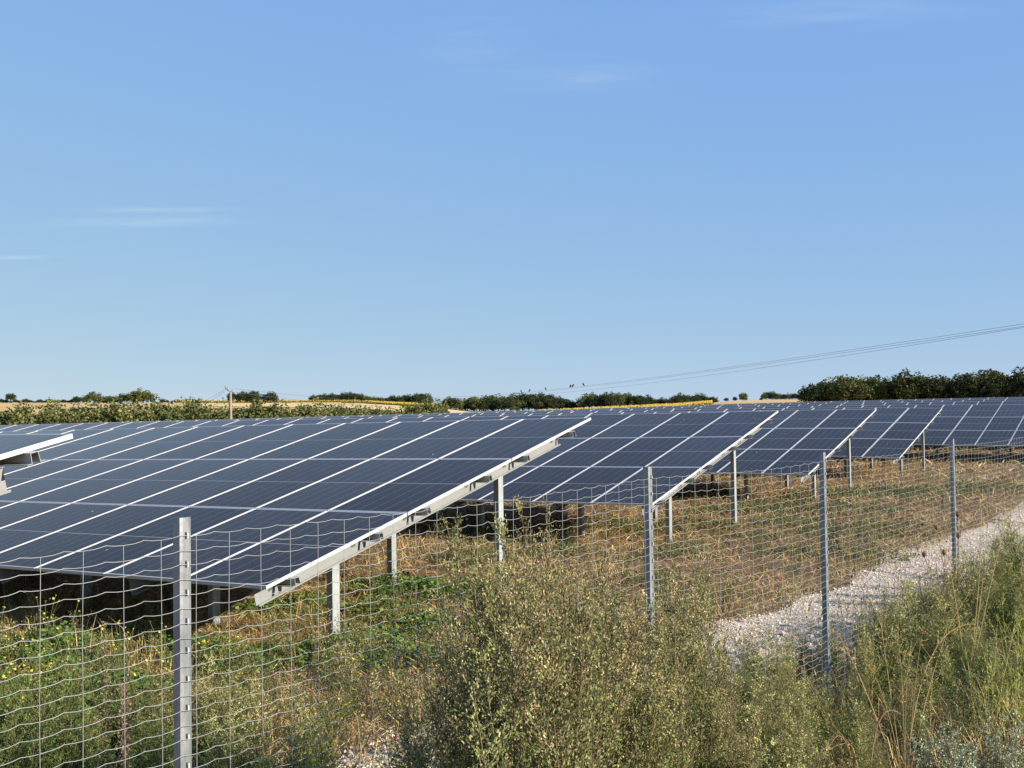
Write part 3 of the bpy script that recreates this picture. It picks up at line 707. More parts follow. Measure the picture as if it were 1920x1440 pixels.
for k, (px, py, dd, sg) in enumerate([(300, 757, 300, 1.6), (300, 762, 300, 1.9)]):
    p = bearing(px, dd); b = ray(px, py); b = np.array([p[0], p[1], CZ + b[2] * dd / math.hypot(b[0], b[1])])
    cable('power_cable', PT + np.array([-.3 - .2 * k, 0, .25 - .25 * k]), b, sg, .010, 'thin upper cable sloping left from the wooden pole' if k == 0 else 'thin lower cable sloping left from the wooden pole', 'cables of the wooden pole')
for k, (px, py, dd, sg) in enumerate([(842, 744, 330, 1.2), (842, 747, 330, 1.6)]):
    p = bearing(px, dd); b = ray(px, py); b = np.array([p[0], p[1], CZ + b[2] * dd / math.hypot(b[0], b[1])])
    cable('power_cable', PT + np.array([.3 - .2 * k, 0, .25 - .25 * k]), b, sg, .010, 'thin upper cable running right from the wooden pole' if k == 0 else 'thin lower cable running right from the wooden pole', 'cables of the wooden pole')
A2 = np.array([22.03, 44.89]); B2 = np.array([-12.50, 219.64])
def line_pt(t, pc, off=0.0):
    t = np.atleast_1d(t)[:, None]; d = (B2 - A2) / np.linalg.norm(B2 - A2); nn = np.array([d[1], -d[0]])
    xy = A2 + (B2 - A2) * t + nn * off
    return np.concatenate([xy, CZ + (pc[0] * t * t + pc[1] * t + pc[2])], 1)
tt = np.concatenate([np.linspace(-.12, .2, 30), np.linspace(.22, 1.0, 40)])
for pc, off, lb in (((2.99, -2.10, 3.76), 0, 'topmost overhead cable sloping down from the right edge'), ((2.99, -2.10, 3.66), .05, 'overhead cable close below the topmost one'), ((4.87, -3.68, 3.63), 0, 'lowest overhead cable sloping down from the right edge')):
    s = Soup(); s.tube(line_pt(tt, pc, off), .007, 4); tag(s.obj('overhead_cable', MAT['cable'], smooth=True), lb, 'cable', 'overhead cables at right')
def bird_mesh():
    s = Soup(); t = np.linspace(0, 1, 9)
    body = np.stack([np.interp(t, [0, 1], [-.19, .13]), 0 * t, np.interp(t, [0, .45, .8, 1], [-.07, .06, .20, .235])], 1)
    s.tube(body, np.interp(t, [0, .2, .45, .65, .8, .92, 1], [.012, .028, .068, .072, .045, .048, .006]), 8, cap=True)
    s.tube([(.125, 0, .233), (.155, 0, .228)], [.014, .003], 5)
    for y in (-.02, .02): s.tube([(.0, y, .0), (.01, y, -.05)], .006, 4)
    for y in (-1, 1): s.leaves(np.array([[.07, .06 * y, .12]]), unit(np.array([[-1, .02 * y, -.55]])), .24, .08, (.04, .04, .05), nrm=np.array([[0., 1, 0.1]]))
    return s.mesh('bird', MAT['bird'], True)
ME_BIRD = bird_mesh()
bl = ['leftmost dark bird perched on the overhead cable', 'second dark bird from the left on the overhead cable', 'dark bird alone in the middle of the perched birds', 'left bird of the close pair on the overhead cable', 'right bird of the close pair on the overhead cable', 'rightmost dark bird perched on the overhead cable']
for i, x in enumerate((977, 993, 1023, 1070, 1074.5, 1094)):
    d = ray(x, 730); t_, s_ = np.linalg.solve(np.array([[B2[0] - A2[0], -d[0]], [B2[1] - A2[1], -d[1]]]), -A2)
    p = line_pt(t_, (2.99, -2.10, 3.76))[0]
    o = inst('bird', ME_BIRD); o.location = p + np.array([0, 0, .06]); o.rotation_euler = (0, 0, (2.2, 5.4, 2.0, 5.2, 5.6, 2.4)[i]); o.scale = (1.15,) * 3
    tag(o, bl[i], 'bird', 'birds on the overhead cable')
# ------------------------------------------------------------------ ground cover
RG = np.random.default_rng(2024)
def n2(x, y, s=1.0, k=0.0):
    return (np.sin(x * 1.3 * s + k) * np.sin(y * 1.1 * s + 2 * k) + .6 * np.sin((x + y) * 2.1 * s + 3 * k) * np.sin((x - y) * 1.7 * s + k) + .4 * np.sin(x * 4.3 * s - k) * np.sin(y * 3.9 * s + k)) / 1.4
def view_points(n, d0, d1, x0=-80, x1=2000, rng=RG):
    d = np.exp(rng.uniform(math.log(d0), math.log(d1), n)); px = rng.uniform(x0, x1, n)
    b = (CF[None] + CR[None] * ((px - 960) / FPX)[:, None])[:, :2]; b /= np.linalg.norm(b, axis=1)[:, None]
    return b * d[:, None], d
def fence_n(p): return p[:, 0] * FN[0] + p[:, 1] * FN[1]
def pick(pal, n, rng=RG, var=.25):
    pal = np.asarray(pal); return pal[rng.integers(0, len(pal), n)] * rng.uniform(1 - var, 1 + var, (n, 1))
STRAW = [(.52, .325, .13), (.45, .24, .09), (.64, .45, .21), (.25, .14, .055), (.54, .38, .155), (.38, .26, .10), (.16, .095, .042)]
OLIV = [(.21, .195, .065), (.28, .24, .09), (.13, .135, .042), (.36, .29, .12), (.46, .35, .15), (.09, .09, .035)]
GRN = [(.055, .095, .022), (.075, .125, .03), (.095, .15, .035), (.05, .08, .02)]

def straw():
    s = Soup(); p, d = view_points(170000, 6.0, 75); n = fence_n(p)
    on_g = (n > 3.85) & (n < 5.05 + .42 * smooth(10.5, 8, d)); out = n < 3.8
    keep = (~on_g | (RG.uniform(size=len(n)) < .10)) & (~out | (RG.uniform(size=len(n)) < .5))
    p, d = p[keep], d[keep]; k = len(p)
    lod = np.maximum(1, d / 14); L_ = RG.uniform(.06, .26, k) * np.sqrt(lod); W = RG.uniform(.004, .010, k) * lod
    a = RG.uniform(0, 6.28, k); dr = unit(np.stack([np.cos(a), np.sin(a), RG.uniform(-.02, .7, k)], 1))
    base = np.concatenate([p, (gz(p[:, 0], p[:, 1]) + RG.uniform(.002, .04, k))[:, None]], 1)
    patchy = n2(p[:, 0], p[:, 1], .55, 1.3)[:, None]
    col = pick(STRAW, k, RG, .4) * (1 + .3 * patchy)
    s.leaves(base, dr, L_, W, np.clip(col, .02, .6), nrm=unit(np.array([[0, 0, 1.]]) + RG.normal(0, .4, (k, 3))))
    tag(s.obj('straw', MAT['dry']), 'dry reddish brown straw mulch lying between the arrays', 'straw', kind='stuff')
straw()

def grass():
    s = Soup(); p, d = view_points(210000, 6.0, 80); n = fence_n(p)
    clump = n2(p[:, 0], p[:, 1], 1.1, .4) + .5 * n2(p[:, 0], p[:, 1], 3.1, 2.2)
    on_g = (n > 3.85) & (n < 5.05 + .42 * smooth(10.5, 8, d))
    inside = (n > 5.0) & ~on_g
    far = smooth(16, 40, d)
    pr = np.where(on_g, .04 + .10 * (n2(p[:, 0], p[:, 1], 1.5, 4) > .25), np.where(inside, np.clip(.25 + .9 * clump, .04, 1) * (1 - .35 * far) + .15 * far, .55))
    keep = RG.uniform(size=len(n)) < pr
    p, d, clump, inside = p[keep], d[keep], clump[keep], inside[keep]; k = len(p)
    lod = np.maximum(1, d / 13); H = RG.gamma(3, .04, k) * np.where(inside, 1, 1.5) * (1 + .4 * np.clip(clump, -.5, 1)); H = np.clip(H, .04, .5)
    W = RG.uniform(.0035, .008, k) * lod
    base = np.concatenate([p, gz(p[:, 0], p[:, 1])[:, None]], 1)
    g = np.clip(n2(p[:, 0], p[:, 1], .45, 5.0) + .45 * n2(p[:, 0], p[:, 1], 1.7, 8) + .25, 0, 1)
    isg = RG.uniform(size=k) < g * .75
    col = np.where(isg[:, None], pick(GRN, k) * .9 + .02, pick(OLIV + STRAW[:3], k))
    s.blades(base, H, W, RG.uniform(.1, 1.3, k), col, RG)
    tag(s.obj('dry_grass', MAT['leaf']), 'patchy tan and olive dry grass covering the ground', 'grass', kind='stuff')
grass()

def small_weed(seed, green):
    """A low bushy weed about half a metre tall, used many times over in the field."""
    r = np.random.default_rng(seed); s = Soup(); ns = 9
    for i in range(ns):
        a = r.uniform(0, 6.28); tip = np.array([math.cos(a) * r.uniform(.05, .22), math.sin(a) * r.uniform(.05, .22), r.uniform(.25, .5)])
        s.sticks(np.zeros((1, 3)), tip[None], .0025, .001, (.16, .13, .07))
        m = 42; t = r.uniform(.15, 1.05, m)[:, None]; c = tip * t + r.normal(0, .025, (m, 3)) * (1.2 - t * .5)
        dd = unit(tip[None] + r.normal(0, .35, (m, 3)))
        s.leaves(c, dd, r.uniform(.014, .034, m), r.uniform(.006, .013, m), pick(GRN if green else OLIV, m, r), rng=r)
    return s
WEEDS = [small_weed(i, i % 3 == 0) for i in range(6)]
def field_weeds():
    s = Soup(); p, d = view_points(2600, 7.0, 70); n = fence_n(p)
    c = n2(p[:, 0], p[:, 1], .8, 3.0); keep = (n > 5.1) & (RG.uniform(size=len(n)) < np.clip(.35 + .7 * c, .06, 1)); p, d = p[keep], d[keep]
    for i in range(6):
        q = p[i::6]; k = len(q)
        s.merge(WEEDS[i], np.concatenate([q, gz(q[:, 0], q[:, 1])[:, None]], 1), RG.uniform(0, 6.28, k), RG.uniform(.45, 1.05, k), RG.uniform(.8, 1.25, k))
    tag(s.obj('field_weeds', MAT['leaf']), 'low olive and green weeds scattered between the array rows', 'weeds', kind='stuff')
field_weeds()

def leafy(name, spots, label, seed, cols=GRN, dens=900):
    """Creeping broad-leaved ground cover in patches given by photo position and radius."""
    r = np.random.default_rng(seed); s = Soup()
    for (x, y, rad, h) in spots:
        g = at_ground(x, y); k = int(dens * rad * rad * 3.1)
        a = r.uniform(0, 6.28, k); rr = rad * np.sqrt(r.uniform(0, 1, k)) * (1 + .25 * np.sin(3 * a + x)) 
        px, py = g[0] + rr * np.cos(a) * 1.2, g[1] + rr * np.sin(a)
        dome = h * np.clip(1 - (rr / rad) ** 2 * .8, .1, 1) * r.uniform(.25, 1, k) * (.7 + .5 * n2(px, py, 3.0, 1))
        c = np.stack([px, py, gz(px, py) + np.maximum(dome, .01)], 1)
        d = unit(np.stack([np.cos(a * 7), np.sin(a * 7), r.normal(.05, .3, k)], 1))
        nr_ = unit(np.array([[.25, -.2, 1.]]) + r.normal(0, .45, (k, 3)))
        L_ = r.uniform(.03, .065, k)
        s.leaves(c, d, L_, L_ * r.uniform(.7, .95, k), pick(cols, k, r, .3), nrm=nr_)
        m = k // 6; b = c[:m].copy(); b[:, 2] = gz(b[:, 0], b[:, 1]); s.sticks(b, c[:m], .002, .0015, (.12, .13, .05))
    o = s.obj(name, MAT['leaf']); tag(o, label, 'weeds', kind='stuff')
BRIGHT = [(.08, .145, .025), (.11, .18, .035), (.06, .11, .02), (.14, .21, .05)]
leafy('creeping_weeds', [(560, 1225, .55, .22), (690, 1225, .7, .25), (730, 1180, .6, .25), (640, 1245, .5, .2), (800, 1120, .8, .28), (720, 1105, .7, .25), (860, 1105, .6, .25), (480, 1240, .6, .2), (410, 1230, .5, .2), (440, 1260, .4, .15), (585, 1135, .4, .22), (520, 1140, .5, .18), (470, 1150, .35, .15), (760, 1240, .5, .2), (700, 1150, .5, .2), (800, 1180, .45, .2)],
      'bright green creeping broadleaf weeds around the first array posts', 31, BRIGHT)
leafy('creeping_weeds', [(20, 1250, .8, .3), (90, 1230, .7, .3), (170, 1220, .7, .25), (250, 1225, .6, .22), (60, 1310, .7, .25), (130, 1290, .6, .25), (220, 1300, .5, .2), (290, 1290, .4, .2), (30, 1370, .6, .2), (110, 1350, .5, .2), (300, 1210, .5, .15)],
      'dense green weeds left of the first fence post', 32, BRIGHT, 900)
leafy('creeping_weeds', [(1610, 1000, 1.0, .25), (1590, 960, 1.2, .25), (1480, 985, .9, .2), (1380, 960, 1.1, .25), (1300, 990, .9, .25), (1660, 925, 1.2, .25), (1420, 1010, .5, .2), (1700, 990, .6, .2), (1560, 930, 1.2, .3), (1260, 1045, .6, .25)],
      'dull green weed patches beyond the middle of the fence', 33, [(.07, .09, .025), (.09, .11, .03), (.11, .115, .04)], 500)

leafy('creeping_weeds', [(1340, 930, 1.0, .3), (1100, 985, .9, .3), (1170, 1000, .8, .3), (930, 1010, .9, .25), (1060, 1040, .7, .25), (1460, 950, 1.0, .3), (1740, 930, 1.2, .3), (1840, 920, 1.3, .3), (1530, 1040, .7, .2), (1640, 1050, .6, .2), (880, 1050, .7, .25), (1240, 1090, .5, .2)],
      'scattered green weed clumps between the second and fourth arrays', 34, [(.085, .11, .028), (.11, .14, .035), (.07, .09, .022)], 420)

# ------------------------------------------------------------------ plants
def mugwort(seed, nst, spread, pal_top, pal_low, lower=120, nb=30, per=52, big=1.0, blen=.36):
    """A tall branching weed one metre tall in its own units: stems and foliage as two meshes."""
    r = np.random.default_rng(seed); st = Soup(); fo = Soup()
    for i in range(nst):
        a = r.uniform(0, 6.28); lean = r.uniform(.03, spread); b0 = np.array([r.normal(0, .05), r.normal(0, .05), -.05])
        H = r.uniform(.72, 1.0); t = np.linspace(0, 1, 7)
        path = b0 + np.stack([np.cos(a) * lean * t ** 1.4, np.sin(a) * lean * t ** 1.4, H * t], 1) + r.normal(0, .007, (7, 3)) * t[:, None]
        st.tube(path, .0045 * (1 - .75 * t), 5, col=(.15, .10, .06) if r.uniform() < .6 else (.17, .15, .07))
        tb = np.sort(r.uniform(.22, .99, nb)); az = r.uniform(0, 6.28, nb)
        o = np.stack([np.interp(tb, t, path[:, k]) for k in range(3)], 1)
        ln = blen * (1 - tb) ** .8 * r.uniform(.5, 1.1, nb) + .035
        el = r.uniform(.55, 1.15, nb); bd = np.stack([np.cos(az) * np.cos(el), np.sin(az) * np.cos(el), np.sin(el)], 1)
        e = o + bd * ln[:, None]; st.sticks(o, e, .0014, .0007, (.17, .14, .07))
        q = np.repeat(np.arange(nb), per); tt = r.uniform(.08, 1.05, nb * per)[:, None]
        cnt = r.uniform(size=nb * per) < np.clip(ln[q] / .20 + .25, 0, 1)
        c = o[q] + (e - o)[q] * tt + r.normal(0, .0055, (nb * per, 3)); dd = unit(bd[q] + r.normal(0, .55, (nb * per, 3)))
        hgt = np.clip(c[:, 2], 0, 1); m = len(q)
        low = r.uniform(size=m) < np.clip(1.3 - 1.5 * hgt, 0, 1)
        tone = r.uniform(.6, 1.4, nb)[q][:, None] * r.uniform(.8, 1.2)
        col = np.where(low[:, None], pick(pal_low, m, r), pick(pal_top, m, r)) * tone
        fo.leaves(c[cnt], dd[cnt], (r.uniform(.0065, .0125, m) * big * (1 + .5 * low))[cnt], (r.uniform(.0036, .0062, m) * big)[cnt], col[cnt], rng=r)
        if lower:
            tl = r.uniform(.02, .55, lower); c = np.stack([np.interp(tl, t, path[:, k]) for k in range(3)], 1)
            d = unit(np.stack([r.normal(size=lower), r.normal(size=lower), r.uniform(-.1, .8, lower)], 1))
            c = c + d * r.uniform(.005, .12, lower)[:, None]
            fo.leaves(c, d, r.uniform(.02, .042, lower) * big, r.uniform(.005, .011, lower) * big, pick(pal_low, lower, r), rng=r)
    return st.mesh('stem', MAT['dry'], True), fo.mesh('foliage', MAT['leaf'])
TAN = [(.38, .30, .15), (.32, .265, .12), (.46, .36, .19), (.25, .24, .09), (.29, .265, .105)]
OLG = [(.23, .225, .09), (.18, .20, .075), (.27, .25, .11), (.15, .18, .06)]
LOWG = [(.11, .165, .035), (.14, .20, .045), (.085, .13, .028), (.18, .215, .06)]
GREY = [(.44, .43, .17), (.36, .375, .13), (.50, .46, .20), (.30, .33, .09), (.56, .46, .19)]
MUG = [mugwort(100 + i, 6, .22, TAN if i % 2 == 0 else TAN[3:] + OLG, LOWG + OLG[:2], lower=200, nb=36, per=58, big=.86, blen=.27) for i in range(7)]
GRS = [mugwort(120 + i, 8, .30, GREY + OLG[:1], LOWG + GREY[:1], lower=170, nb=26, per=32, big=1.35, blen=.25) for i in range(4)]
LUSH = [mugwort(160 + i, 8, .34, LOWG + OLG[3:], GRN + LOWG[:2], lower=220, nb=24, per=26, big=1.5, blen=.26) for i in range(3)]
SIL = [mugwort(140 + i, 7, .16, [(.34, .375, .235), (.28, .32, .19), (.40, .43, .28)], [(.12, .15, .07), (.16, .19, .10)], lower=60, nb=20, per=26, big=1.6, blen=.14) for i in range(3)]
FPOS = [(-3.05, 1.27), (-1.154, 3.977), (.823, 6.799), (2.394, 8.69), (4.444, 11.397), (6.90, 14.86)]
def fence_dist(x):                           # distance from the camera to the fence along a bearing
    d = bearing(x, 1.0); best = 20.
    for a, b in zip(FPOS[:-1], FPOS[1:]):
        a, b = np.array(a), np.array(b); Mx = np.array([[d[0], -(b - a)[0]], [d[1], -(b - a)[1]]])
        t, u = np.linalg.solve(Mx, a)
        if -.01 <= u <= 1.01: best = t
    return best
def plant(name, kinds, i, x, dist, ytop, label, cat, group, wide=1.0, rng=RG):
    st, fo = kinds[i % len(kinds)]; h = tree_top(x, ytop, dist)
    p = bearing(x, dist); o = empty(name, (p[0], p[1], float(gz(p[0], p[1]))))
    o.scale = (h * wide, h * wide, h); o.rotation_euler = (rng.normal(0, .05), rng.normal(0, .05), rng.uniform(0, 6.28))
    tag(o, label, cat, group); inst('stem', st, o); inst('foliage', fo, o); return o
r_ = np.random.default_rng(9)
# thicket in front of the second post
XS = [905, 930, 957, 985, 1020, 1060, 1100, 1140, 1180, 1220, 1260, 1300, 1340]
YT = [1105, 1010, 950, 930, 975, 1020, 1030, 1045, 1045, 1050, 1040, 1060, 1120]
k = 0
for rank, (f, dy) in enumerate(((.84, -25), (.75, 25), (.66, 90))):
    for x, y in zip(XS, YT):
        x2 = x + r_.uniform(-18, 18) + rank * 8; yy = y + dy + r_.uniform(-35, 60)
        if rank == 2 and x < 930: continue
        if (rank == 1 and XS.index(x) % 3 == 1) or (rank == 2 and XS.index(x) % 4 == 2): continue
        lab = ('tan seeded mugwort plant at the back of the foreground thicket, against the fence', 'olive mugwort plant in the middle of the foreground thicket', 'green based mugwort plant in the front rank of the foreground thicket')[rank]
        plant('mugwort_plant', MUG, k, x2, fence_dist(x2) * (f + r_.uniform(-.03, .03)), yy, lab, 'weed', ('back', 'middle', 'front')[rank] + ' mugwort plants of the thicket', wide=.85 if rank else .75); k += 1
plant('mugwort_plant', MUG, 0, 998, fence_dist(998) * .86, 890, 'tallest tan mugwort plant, its spike crossing the second array', 'weed', None, wide=.45)
plant('mugwort_plant', MUG, 2, 952, fence_dist(952) * .86, 905, 'tall leaning tan mugwort plant left of the tallest spike', 'weed', None, wide=.5)
for x, y in ((868, 1140), (900, 1180)):
    plant('mugwort_plant', GRS, k, x, fence_dist(x) * 1.06, y, 'grey olive weed just inside the fence left of the thicket', 'weed', 'weeds left of the thicket', wide=.9); k += 1
# sparser weeds to the right
XR = [1385, 1420, 1455, 1490, 1525, 1600, 1640, 1680, 1715, 1750, 1785, 1820, 1850, 1880, 1910, 1935]
YR = [1170, 1170, 1165, 1195, 1215, 1150, 1115, 1080, 1050, 1040, 1025, 1010, 995, 965, 940, 925]
for rank, (f, dy) in enumerate(((.96, 0), (.86, 60), (.75, 135), (.64, 215))):
    for j, (x, y) in enumerate(zip(XR, YR)):
        x2 = x + r_.uniform(-18, 18); yy = y + dy * (.75 if x < 1600 else 1) + r_.uniform(-15, 35)
        if yy > 1410 or (rank == 3 and x > 1660 and j % 2): continue
        lab = ('grey green weed along the fence right of the thicket', 'grey green weed in the second rank right of the thicket', 'olive weed in the third rank right of the thicket', 'low olive weed nearest the camera right of the thicket')[rank]
        plant('grey_weed', GRS if (j + rank) % 3 else MUG, k, x2, fence_dist(x2) * (f + r_.uniform(-.04, .04)), yy, lab, 'weed', 'weeds right of the thicket, rank ' + ('one', 'two', 'three', 'four')[rank], wide=.95); k += 1
for j, (x, y, f) in enumerate([(1405, 1165, 1.18), (1450, 1160, 1.14), (1500, 1160, 1.16), (1555, 1130, 1.12), (1610, 1112, 1.15), (1655, 1090, 1.12), (1700, 1070, 1.15), (1745, 1052, 1.1), (1830, 1020, 1.1), (1880, 985, 1.12)]):
    plant('grey_weed', GRS, j, x, fence_dist(x) * f, y, 'short weed growing at the near edge of the gravel path', 'weed', 'weeds on the gravel edge', wide=1.0)
# silver tufts at the lower right corner
for j, (x, y, d) in enumerate([(1690, 1385, 5.3), (1715, 1360, 5.4), (1745, 1350, 5.3), (1775, 1365, 5.1), (1800, 1345, 5.4), (1830, 1360, 5.2), (1858, 1340, 5.5), (1880, 1350, 5.2), (1905, 1335, 5.6), (1760, 1400, 4.9), (1820, 1395, 4.8), (1885, 1390, 4.8), (1935, 1350, 5.3)]):
    plant('silver_wormwood', SIL, j, x, d, y - 28, 'pale silvery wormwood tuft in the lower right corner', 'weed', 'silver tufts in the corner', wide=.9)
# weeds low along the inside of the fence at left
for j, (x, y, f) in enumerate([(385, 1215, 1.75), (420, 1235, 1.7), (400, 1290, 1.55), (560, 1300, 1.45), (760, 1260, 1.35), (250, 1330, 1.6), (300, 1350, 1.5), (120, 1380, 1.6), (40, 1395, 1.6), (430, 1350, 1.5), (500, 1370, 1.45), (15, 1215, 1.95), (55, 1240, 1.9), (95, 1200, 2.0), (140, 1235, 1.9), (225, 1225, 1.9), (275, 1250, 1.8), (20, 1300, 1.75), (85, 1310, 1.75), (150, 1300, 1.75), (200, 1320, 1.7), (310, 1290, 1.7), (460, 1300, 1.6), (600, 1270, 1.5)]):
    lf = x < 330
    plant('green_weed' if lf else 'grey_weed', LUSH if lf else GRS, j, x, fence_dist(x) * f, y, 'leafy green weed left of the first fence post' if lf else 'small grey weed inside the fence right of the first post', 'weed', 'green weeds left of the post' if lf else 'small weeds right of the post', wide=1.1)

def seed_weed(x, dist, ytop, label, seed):
    """A single dry stalk with a rusty seed panicle."""
    r = np.random.default_rng(seed); h = tree_top(x, ytop, dist); p = bearing(x, dist)
    o = empty('dry_seed_stalk', (p[0], p[1], float(gz(p[0], p[1])))); tag(o, label, 'weed', 'dry seed stalks')
    t = np.linspace(0, 1, 8); path = np.stack([.06 * t ** 2 * r.normal(), .06 * t ** 2 * r.normal(), h * t], 1) if False else np.stack([.05 * np.sin(t * 2), .03 * np.sin(t * 3), h * t], 1)
    s = Soup(); s.tube(path, .004 * (1 - .6 * t), 5, col=(.14, .08, .05)); s.obj('stem', MAT['dry'], o, True)
    f = Soup(); m = 650; tt = r.uniform(.25, 1.0, m); c = np.stack([np.interp(tt, t, path[:, k]) for k in range(3)], 1)
    wd = .012 + .07 * (1 - tt); a = r.uniform(0, 6.28, m); q = wd * r.uniform(0, 1, m); c += np.stack([np.cos(a) * q, np.sin(a) * q, q * .8], 1)
    f.leaves(c, unit(r.normal(size=(m, 3)) + np.array([[0, 0, 1.]])), r.uniform(.008, .018, m), r.uniform(.005, .01, m), pick([(.36, .24, .16), (.28, .19, .12), (.18, .13, .07), (.14, .14, .06)], m, r), rng=r)
    f.obj('seed_head', MAT['leaf'], o)
seed_weed(178, 6.6, 1168, 'rusty pink seed spike standing before the dark array shade', 1)
seed_weed(205, 5.4, 1290, 'dry dark stalk in the lower left foreground', 2)
seed_weed(215, 5.6, 1255, 'taller rusty dry stalk beside the dark lower left stalk', 3)

# yellow flowering weeds
def flower_mesh():
    s = Soup(); r = np.random.default_rng(3); n = 9; a = np.arange(n) * 2 * math.pi / n
    ring = np.stack([np.cos(a) * .012, np.sin(a) * .012, .004 + r.normal(0, .0015, n)], 1)
    v = np.concatenate([[[0, 0, .007]], ring, [[0, 0, -.006]]])
    s.add(v, [[(0, 1 + i, 1 + (i + 1) % n) for i in range(n)], [(n + 1, 1 + (i + 1) % n, 1 + i) for i in range(n)]], (.58, .50, .07)); return s.mesh('flower', MAT['leaf'])
ME_FLOWER = flower_mesh()
def flower_plant(x, y, seed, label, group, hmin=.25, hmax=.6):
    r = np.random.default_rng(seed); g = at_ground(x, y); o = empty('flowering_weed', g); tag(o, label, 'flower', group)
    s = Soup(); f = Soup(); tips = []
    for i in range(r.integers(3, 6)):
        a = r.uniform(0, 6.28); h = r.uniform(hmin, hmax); t = np.linspace(0, 1, 5); l = r.uniform(.05, .25)
        path = np.stack([np.cos(a) * l * t ** 1.3, np.sin(a) * l * t ** 1.3, h * t], 1); s.tube(path, .002, 4, col=(.13, .16, .05)); tips.append(path[-1])
        b = path[3]; e = b + np.array([r.normal(0, .05), r.normal(0, .05), r.uniform(.04, .12)]); s.sticks(b[None], e[None], .0015, .001, (.13, .16, .05)); tips.append(e)
        m = 22; tt = r.uniform(.05, .8, m)[:, None]; f.leaves(path[-1] * tt + r.normal(0, .01, (m, 3)), unit(r.normal(size=(m, 3)) + [[0, 0, .6]]), r.uniform(.02, .05, m), r.uniform(.006, .012, m), pick(GRN, m, r), rng=r)
    s.obj('stem', MAT['leaf'], o); f.obj('foliage', MAT['leaf'], o)
    for tp in tips:
        if r.uniform() < .8:
            q = inst('flower', ME_FLOWER, o); q.location = tp; q.rotation_euler = (r.normal(0, .5) + .5, r.normal(0, .4), r.uniform(0, 6)); q.scale = (r.uniform(.6, 1.05),) * 3
fr = np.random.default_rng(21)
for i in range(30):
    x, y = fr.uniform(-10, 330), fr.uniform(1215, 1400)
    if y < 1250 and x > 120: x = fr.uniform(0, 110)
    flower_plant(x, y, 300 + i, 'weed with small yellow flowers left of the first fence post', 'yellow flowers left of the post')
for i, (x, y) in enumerate([(380, 1250), (395, 1265), (420, 1250), (600, 1300), (660, 1300), (610, 1390), (630, 1375), (700, 1260), (790, 1210), (850, 1175), (905, 1120), (880, 1260), (1425, 1300), (1440, 1290), (1490, 1290)]):
    flower_plant(x, y, 400 + i, 'scattered yellow flowered weed right of the first fence post', 'yellow flowers right of the post', .12, .3)

# mustard plants: fans of yellow-green stalks
def mustard(x, dist, ytop, n, spread, label, seed, col=(.33, .34, .09), flowers=10):
    r = np.random.default_rng(seed); h = tree_top(x, ytop, dist); p = bearing(x, dist)
    o = empty('mustard_plant', (p[0], p[1], float(gz(p[0], p[1])))); tag(o, label, 'weed', 'mustard plants')
    s = Soup(); f = Soup(); tips = []
    for i in range(n):
        a = r.uniform(0, 6.28); l = r.uniform(.1, spread) * h; hh = h * r.uniform(.55, 1.0); t = np.linspace(0, 1, 7)
        path = np.stack([np.cos(a) * l * t ** 1.2, np.sin(a) * l * t ** 1.2, hh * t], 1); s.tube(path, .003 * (1 - .6 * t), 5, col=np.array(col) * r.uniform(.8, 1.2)); tips.append(path[-1])
        for q in range(9):
            tq = r.uniform(.25, .95); b = np.array([np.interp(tq, t, path[:, k]) for k in range(3)]); d = unit(np.array([np.cos(a) * .3 + r.normal(0, .5), np.sin(a) * .3 + r.normal(0, .5), 1.]))
            e = b + d * r.uniform(.08, .22) * (1.1 - tq * .5); s.sticks(b[None], e[None], .0016, .0008, np.array(col) * r.uniform(.75, 1.15)); tips.append(e)
            m = 8; f.leaves(b + (e - b) * r.uniform(.2, 1, m)[:, None], unit(d + r.normal(0, .35, (m, 3))), r.uniform(.02, .035, m), .004, np.array(col) * r.uniform(.7, 1.2, (m, 1)), rng=r)
    s.obj('stem', MAT['leaf'], o); tag(f.obj('seed_pods', MAT['leaf'], o), kind='stuff')
    for tp in [tips[i] for i in r.choice(len(tips), min(flowers, len(tips)), replace=False)]:
        q = inst('flower', ME_FLOWER, o); q.location = tp; q.rotation_euler = (r.normal(.4, .4), r.normal(0, .4), 0)
mustard(520, 5.2, 1305, 16, .42, 'bushy yellow green mustard plant at the bottom right of the first post', 1)
mustard(575, 5.6, 1350, 10, .4, 'lower yellow green mustard plant beside the bushy one', 2)
mustard(1885, 7.6, 1105, 14, .45, 'bright yellow green bushy plant at the right picture edge', 11, (.36, .40, .08), flowers=4)
mustard(1840, 7.2, 1160, 10, .5, 'smaller yellow green plant left of the one at the right edge', 12, (.33, .35, .09), flowers=2)
mustard(905, 5.0, 1195, 2, .12, 'single tall yellow green stalk leaning before the thicket', 3, flowers=2)
mustard(1085, 5.0, 1290, 2, .2, 'thin pale stalk in front of the thicket', 4, (.34, .31, .12), flowers=0)

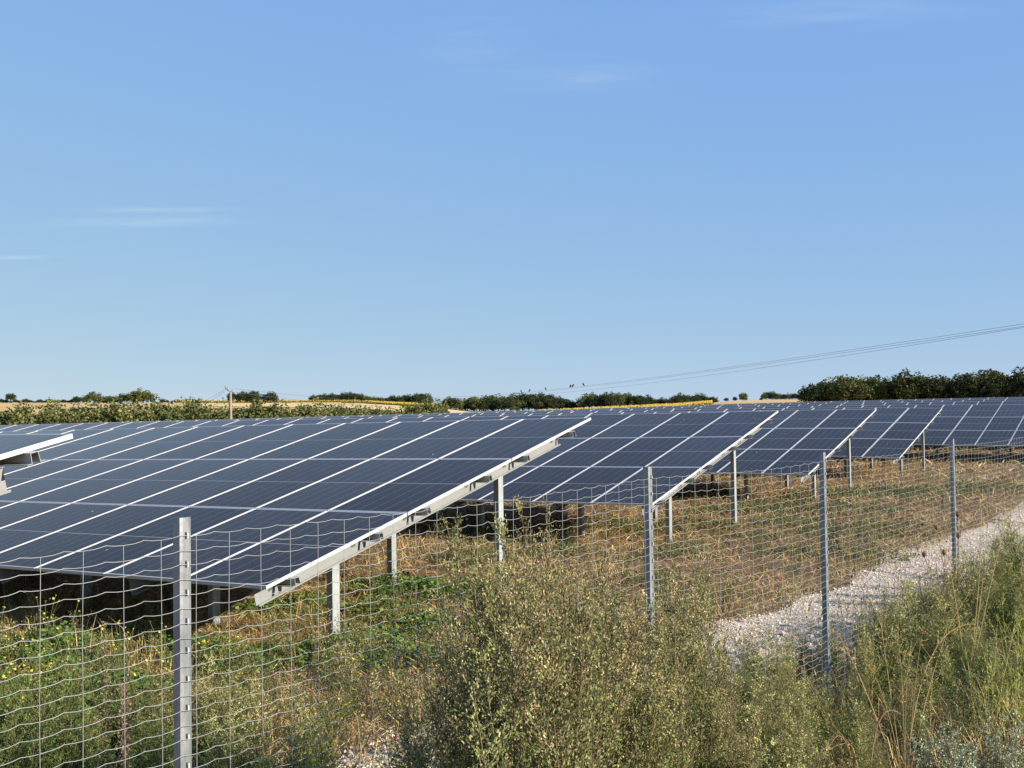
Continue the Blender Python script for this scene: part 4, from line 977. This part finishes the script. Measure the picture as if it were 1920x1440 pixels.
# dried stalks at right
def stalk_fan(ctrl, label, seed, col=(.42, .30, .12)):
    r = np.random.default_rng(seed); dist = ctrl[0][2]; b = bearing(ctrl[0][0], dist)
    o = empty('dried_stalks', (b[0], b[1], float(gz(b[0], b[1])))); tag(o, label, 'weed', 'dried stalks'); loc = np.array(o.location)
    for (x0, y0, dd), pts in [(ctrl[0], c) for c in ctrl[1:]]:
        P3 = [loc]
        for (x, y, dk) in pts:
            d = ray(x, y); q = dk / math.hypot(d[0], d[1]); P3.append(np.array([d[0] * q, d[1] * q, CZ + d[2] * q]))
        P3 = np.array(P3) - loc; t = np.linspace(0, 1, 14); tk = np.linspace(0, 1, len(P3))
        path = np.stack([np.polyval(np.polyfit(tk, P3[:, k], min(2, len(P3) - 1)), t) for k in range(3)], 1)
        s = Soup(); c = np.array(col) * r.uniform(.75, 1.15); s.tube(path, .0032 * (1 - .7 * t), 5, col=c)
        m = 10; i0 = r.integers(5, 13, m); bb = path[i0]; e = bb + unit(r.normal(size=(m, 3)) * .6 + np.gradient(path, axis=0)[i0] * 12) * r.uniform(.04, .13, (m, 1)); s.sticks(bb, e, .0012, .0006, c)
        k = 60; j = r.integers(0, m, k); s.leaves(bb[j] + (e - bb)[j] * r.uniform(.2, 1, (k, 1)), unit(r.normal(size=(k, 3))), .010, .006, c * r.uniform(.7, 1.2, (k, 1)), rng=r)
        s.obj('stalk', MAT['dry'], o)
stalk_fan([(1680, 1330, 6.6), [(1610, 1265, 6.7), (1556, 1172, 6.9)], [(1720, 1250, 6.6), (1735, 1180, 6.6)], [(1740, 1245, 6.8), (1830, 1170, 7.0)], [(1660, 1230, 6.6), (1655, 1190, 6.6)], [(1700, 1280, 6.4), (1712, 1235, 6.3)], [(1760, 1230, 6.9), (1822, 1110, 7.1)], [(1650, 1290, 6.6), (1600, 1240, 6.7)], [(1690, 1260, 6.6), (1680, 1205, 6.7)]], 'fan of curved tan dried stalks in the right foreground', 5)
stalk_fan([(1800, 1110, 9.4), [(1770, 1020, 9.6), (1718, 945, 9.9)], [(1840, 1000, 9.6), (1822, 900, 9.8)], [(1850, 1010, 9.5), (1840, 930, 9.6)], [(1880, 1000, 9.5), (1912, 900, 9.7)]], 'thin tan stalks rising around the fourth fence post', 6, (.44, .33, .14))
stalk_fan([(1610, 1420, 5.3), [(1590, 1400, 5.3), (1545, 1432, 5.2)], [(1640, 1385, 5.4), (1690, 1340, 5.5)]], 'reddish fallen stalks lying at the bottom right', 7, (.38, .22, .12))
def teasel():
    b = bearing(1785, 10.6); o = empty('teasel', (b[0], b[1], float(gz(b[0], b[1])))); tag(o, 'brown teasel heads on thin stems at the fourth fence post', 'weed'); r = np.random.default_rng(8); loc = np.array(o.location)
    for (x, y) in ((1756, 992), (1796, 968), (1797, 1008), (1770, 1040), (1733, 1043)):
        d = ray(x, y); q = 10.5 / math.hypot(d[0], d[1]); e = np.array([d[0] * q, d[1] * q, CZ + d[2] * q]) - loc
        s = Soup(); s.tube([(0, 0, 0), e * [.5, .5, .6], e], [.004, .003, .002], 5, col=(.24, .14, .07)); s.obj('stem', MAT['dry'], o)
        s = Soup(); t = np.linspace(0, 1, 7); s.tube(np.stack([e[0] + 0 * t, e[1] + 0 * t, e[2] - .01 + .055 * t], 1), .015 * np.sin(np.clip(t * 2.7 + .25, 0, 3.1)) + .002, 8, col=(.22, .11, .05), cap=True)
        m = 120; a = r.uniform(0, 6.28, m); z = r.uniform(0, .06, m); dr = np.stack([np.cos(a), np.sin(a), 0 * a + .4], 1); s.leaves(e + np.stack([np.cos(a) * .013, np.sin(a) * .013, z * .8], 1), unit(dr), .012, .003, (.26, .14, .07), rng=r); s.obj('seed_head', MAT['dry'], o)
teasel()
